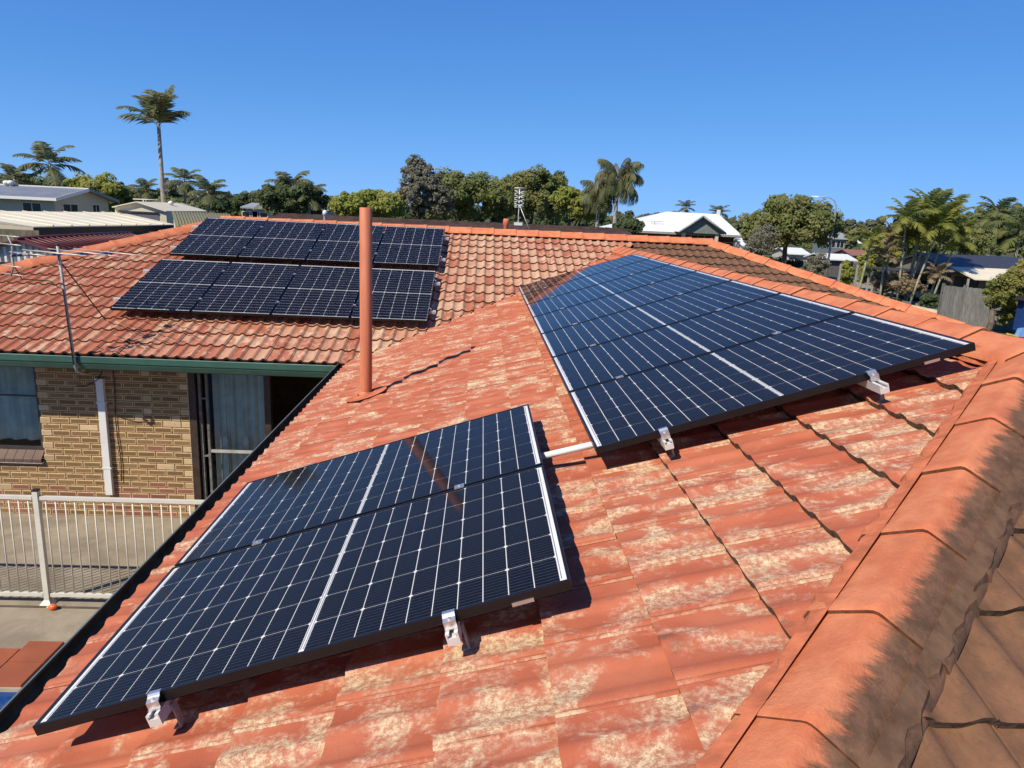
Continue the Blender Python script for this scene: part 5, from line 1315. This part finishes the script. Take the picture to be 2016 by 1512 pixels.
for px in (1345, 1410): c = at(px, 470, WY3 - 1.3); part(MB().b(c.x - .15, c.x + .15, WY3 - 1.45, WY3 - 1.15, Gz, g0.z), 'post', CREAMW, h)
a, b_ = at(1362, 463, WY3 + .45), at(1385, 474, WY3 + .45); window(h, a.x, b_.x, b_.z, a.z, WY3 + .45, 2)
c = at(1415, 417, WY3 + 4.4); part(MB().b(c.x - .15, c.x + .15, WY3 + 4.3, WY3 + 4.6, c.z - .4, c.z + .2), 'flue', WHITE, h)
c = at(1288, 448, WY3 + 1.5); t = empty('antenna', c); tag(t, 'thin television antenna on the bright white roof', 'antenna')
MB().tube([(0, 0, -.4), (0, 0, .62)], .03, 6).build('mast', GALV, t); MB().tube([(-.45, 0, .55), (.8, 0, .62)], .025, 6).build('boom', GALV, t)
for k in range(5): MB().tube([(-.3 + k * .25, -.35, .57 + k * .012), (-.3 + k * .25, .35, .57 + k * .012)], .012, 5).build('element', GALV, t)
# little grey house and roofs on the skyline
def small_house(label, px0, px1, py_e, py_r, Y, wallm, roofm, depth=6, win=True):
    zl = at((px0 + px1) / 2, py_e, Y).z; zr_ = at((px0 + px1) / 2, py_r, Y + depth / 2).z; x0, x1 = at(px0, py_e, Y).x, at(px1, py_e, Y).x
    h = empty('far_house', ((x0 + x1) / 2, Y, Gz)); tag(h, label, 'house', 'neighbouring buildings')
    part(MB().b(x0 + .3, x1 - .3, Y + .4, Y + depth - .4, Gz, zl), 'wall', wallm, h)
    part(slab([(x0, Y, zl), (x1, Y, zl), (x1, Y + depth / 2, zr_), (x0, Y + depth / 2, zr_)], .12), 'roof', roofm, h); part(slab([(x0, Y + depth / 2 + .01, zr_), (x1, Y + depth / 2 + .01, zr_), (x1, Y + depth, zl), (x0, Y + depth, zl)], .12), 'roof', roofm, h)
    part(MB().prism([(x1 - .31, Y + .4, zl), (x1 - .31, Y + depth - .4, zl), (x1 - .31, Y + depth / 2, zr_ - .12)], [(x0 + .31, Y + .4, zl), (x0 + .31, Y + depth - .4, zl), (x0 + .31, Y + depth / 2, zr_ - .12)]), 'gable', wallm, h)
    if win:
        for f in (.3, .68): xa = x0 + (x1 - x0) * f; window(h, xa - .6, xa + .6, zl - 1.5, zl - .4, Y + .4, 2)
    return h
LG = simple('light_grey_roof', (.33, .35, .35), .5); CW_ = simple('pale_wall', (.55, .52, .46), .7)
small_house('small pale house with a grey roof left of the middle palms', 473, 525, 408, 399, 58, CW_, LG)
small_house('low grey roof just right of the middle palms', 628, 662, 412, 405, 62, CW_, LG, 5, False)
small_house('white gabled house behind the round olive tree', 1462, 1512, 486, 470, 92, WHITE, WROOF)
small_house('pale roof glimpsed under the round olive tree', 1552, 1598, 500, 488, 84, CW_, WROOF, 6, False)
small_house('blue grey house with an upper floor right of the street lamp', 1628, 1672, 470, 458, 120, simple('blue_grey_wall', (.16, .20, .24), .6), LG)
small_house('low white roofed carport by the street', 1622, 1690, 511, 500, 74, simple('shadow_wall', (.12, .11, .11), .8), WROOF, 5, False)  # dark wall colour stands in for the shade under the carport roof
small_house('white roofed house farther up the street', 1668, 1698, 478, 470, 135, WHITE, WROOF, 6, False)
small_house('red roofed house down the street', 1676, 1720, 503, 492, 100, simple('rose_brick', (.30, .17, .13), .9), simple('red_roof', (.27, .12, .085), .8), 6, False)
# dark roofed house at the right with roof panels
h = small_house('dark roofed house with a cream verandah at the right', 1872, 2120, 541, 506, 44, simple('taupe_wall', (.20, .175, .14), .8), simple('charcoal_roof', (.045, .048, .055), .5), 8, False)
a, b_ = at(1882, 546, 44.4), at(1922, 570, 44.4); window(h, a.x, b_.x, b_.z, a.z, 44.4, 3, 'x', BLACK)
a = at(1900, 539, 42.6); b_ = at(2100, 545, 42.6); part(slab([(a.x, 41.6, a.z - .25), (b_.x, 41.6, a.z - .25), (b_.x, 44.2, a.z + .35), (a.x, 44.2, a.z + .35)], .06), 'verandah_roof', CREAM_ROOF, h)
for px in (1905, 1990): c = at(px, 560, 41.8); part(MB().b(c.x - .05, c.x + .05, 41.75, 41.85, Gz, a.z - .25), 'post', GALV, h)
part(MB().b(at(1790, 540, 45).x, at(1872, 540, 45).x, 44.5, 45.0, at(1830, 537, 45).z - .12, at(1830, 537, 45).z), 'carport_roof', simple('charcoal_carport', (.05, .05, .055), .6), h)
zc_ = at(1830, 537, 45).z; part(MB().b(at(1775, 540, 45).x, at(1872, 540, 45).x, 45.01, 50, zc_ - .10, zc_), 'carport_roof', bpy.data.materials['charcoal_carport'], h)
c = at(1790, 575, 47); car('silver car in the shade behind the cane palms', (c.x, 47, Gz), R(100), simple('silver_paint', (.42, .43, .44), .25, .5))
# street, footpath, cream wall, fence
st = flat('street', at(1500, 560, 62).x, 300, 62, 72, GZ - .156, ASPH)
dr = flat('driveway', at(1760, 590, 46).x, at(1900, 590, 46).x, 38.5, 62, GZ - .154, CONC)
path = flat('footpath', 10, 200, 60.0, 61.6, GZ - .152, CONC)
wA, wB = at(1728, 586, 38.5), at(1852, 611, 34.6)
h = empty('boundary_wall', (wB.x, wB.y, Gz)); tag(h, 'low cream rendered wall with a grey pier in front of the palms', 'wall', 'boundary walls')
CRW = simple('cream_render', (.76, .66, .46), .8, 0, .1, 2)
def wseg(f0, f1, th, top):
    a, b = wA.lerp(wB, f0), wA.lerp(wB, f1); q = Vector((0, th, 0)); g = lambda v, z: Vector((v.x, v.y, z))
    return MB().prism([g(a, Gz), g(b, Gz), g(b + q, Gz), g(a + q, Gz)], [g(a, a.z + top), g(b, b.z + top), g(b + q, b.z + top), g(a + q, a.z + top)])
part(wseg(0, .45, .15, 0), 'panel', CRW, h); part(wseg(.55, 1.0, .15, -.02), 'panel', CRW, h)
pr_ = wseg(.452, .548, .3, .12); part(pr_, 'pier', simple('grey_pier', (.17, .17, .165), .8), h)
fy = 32.0; fx0, fx1 = at(1848, 600, 34).x, at(2060, 600, 31).x
PAL = NT('weathered_grey_paling'); g_ = PAL.new('ShaderNodeNewGeometry'); n_ = PAL.noise(PAL.scale(g_.outputs['Position'], (6, 6, .8)), 2.5, 5, .7); cc_ = PAL.mix(PAL.ramp(n_, .3, .7), (.13, .13, .12), (.27, .265, .25)); cc_ = PAL.mix(PAL.math('MULTIPLY', g_.outputs['Random Per Island'], .5), cc_, (.10, .10, .095)); PAL = PAL.set(cc_, .9, 0, .2)
h = empty('paling_fence', (fx0, 33, Gz)); tag(h, 'weathered grey timber paling fence beside the cream wall', 'fence', 'fences')
mb = MB(); n = int((fx1 - fx0) / .105)
for i in range(n):
    f = i / n; x = fx0 + (fx1 - fx0) * f; y = 33.8 - 2.6 * f; zt2 = Gz + 1.95 + rng.uniform(-.03, .03); dl = .1045; dy_ = -2.6 / (fx1 - fx0) * dl; e_ = rng.uniform(-.004, .004); mb.prism([(x, y + e_, Gz + .02), (x + dl, y + dy_ + e_, Gz + .02), (x + dl, y + dy_ + .02, Gz + .02), (x, y + .02, Gz + .02)], [(x, y + e_, zt2), (x + dl, y + dy_ + e_, zt2), (x + dl, y + dy_ + .02, zt2), (x, y + .02, zt2)])
part(mb, 'palings', PAL, h)['kind'] = 'stuff'
for zz in (.35, 1.6):
    part(MB().prism([(fx0, 33.86, Gz + zz), (fx1, 31.26, Gz + zz), (fx1, 31.33, Gz + zz), (fx0, 33.93, Gz + zz)], [(fx0, 33.86, Gz + zz + .08), (fx1, 31.26, Gz + zz + .08), (fx1, 31.33, Gz + zz + .08), (fx0, 33.93, Gz + zz + .08)]), 'fence_rail', PAL, h)
for f in (.02, .25, .5, .75): x = fx0 + (fx1 - fx0) * f; y = 33.99 - 2.6 * f; part(MB().b(x - .06, x + .06, y, y + .1, Gz, Gz + 2.05), 'post', PAL, h)
# street fence posts and lamps
def lamp(label, px, py_base, py_top, Y, arm):
    b = at(px, py_base, Y); tp_ = at(px, py_top, Y); H = tp_.z - Gz
    t = empty('street_lamp', (b.x, Y, Gz)); tag(t, label, 'street lamp', 'street lamps')
    MB().tube([(0, 0, 0), (0, 0, H * .55), (0, 0, H * .9), (arm * .12, 0, H * .96), (arm * .4, 0, H * .995), (arm, 0, H)], [.11, .09, .07, .05, .04, .035], 8).build('pole', simple('lamp_grey', (.36, .37, .37), .5) if 'lamp_grey' not in bpy.data.materials else bpy.data.materials['lamp_grey'], t)
    MB().prism([(arm - .1, -.12, H - .05), (arm + arm / abs(arm) * .7, -.12, H - .03), (arm + arm / abs(arm) * .7, .12, H - .03), (arm - .1, .12, H - .05)], [(arm - .1, -.08, H + .06), (arm + arm / abs(arm) * .6, -.08, H + .05), (arm + arm / abs(arm) * .6, .08, H + .05), (arm - .1, .08, H + .06)]).build('lamp_head', WHITE, t)
lamp('tall grey street lamp in front of the round olive tree', 1626, 545, 388, 60, -1.6)
lamp('farther grey street lamp with its head to the right', 1702, 530, 446, 88, 1.4)
for i, px in enumerate((1650, 1683, 1708, 1718)):
    c = at(px, 560, 52); tag(MB().b(-.06, .06, -.06, .06, 0, 2.0 if px < 1700 else 1.5).build('fence_post', GALV, None, (c.x, 52, Gz)), ['bare grey post left of the column shrub', 'bare grey post right of the column shrub', 'bare grey post left of the cane palms', 'short grey post closest to the cane palms'][i], 'post', 'bare posts by the street')
# blue play equipment at the right edge
c = at(2012, 640, 29.5)
t = empty('play_equipment', (c.x, 29.5, Gz)); tag(t, 'blue plastic play equipment with a yellow tray at the right edge', 'play equipment')
MB().b(-.22, .5, -.25, .25, .35, 1.75).build('tower', simple('deep_blue_plastic', (.015, .05, .20), .45), t); MB().prism([(-.5, -.35, 1.75), (.7, -.35, 1.75), (.7, .35, 1.75), (-.5, .35, 1.75)], [(-.3, -.2, 1.95), (.5, -.2, 1.95), (.5, .2, 1.95), (-.3, .2, 1.95)]).build('canopy', BLACK, t)
MB().prism([(-.42, -.45, .12), (-.1, -.45, .12), (-.1, -.2, .12), (-.42, -.2, .12)], [(-.36, -.42, .48), (-.08, -.42, .52), (-.08, -.24, .52), (-.36, -.24, .48)]).build('seat', simple('sky_blue_plastic', (.20, .38, .75), .45), t)
MB().box((-.62, -.35, .17), (.40, .26, .06), Matrix.Rotation(.2, 3, 'Y')).build('tray', bpy.data.materials['yellow_plastic'], t); MB().b(-.40, .4, -.5, -.25, 0, .12).build('base', simple('red_plastic', (.35, .02, .03), .5), t)
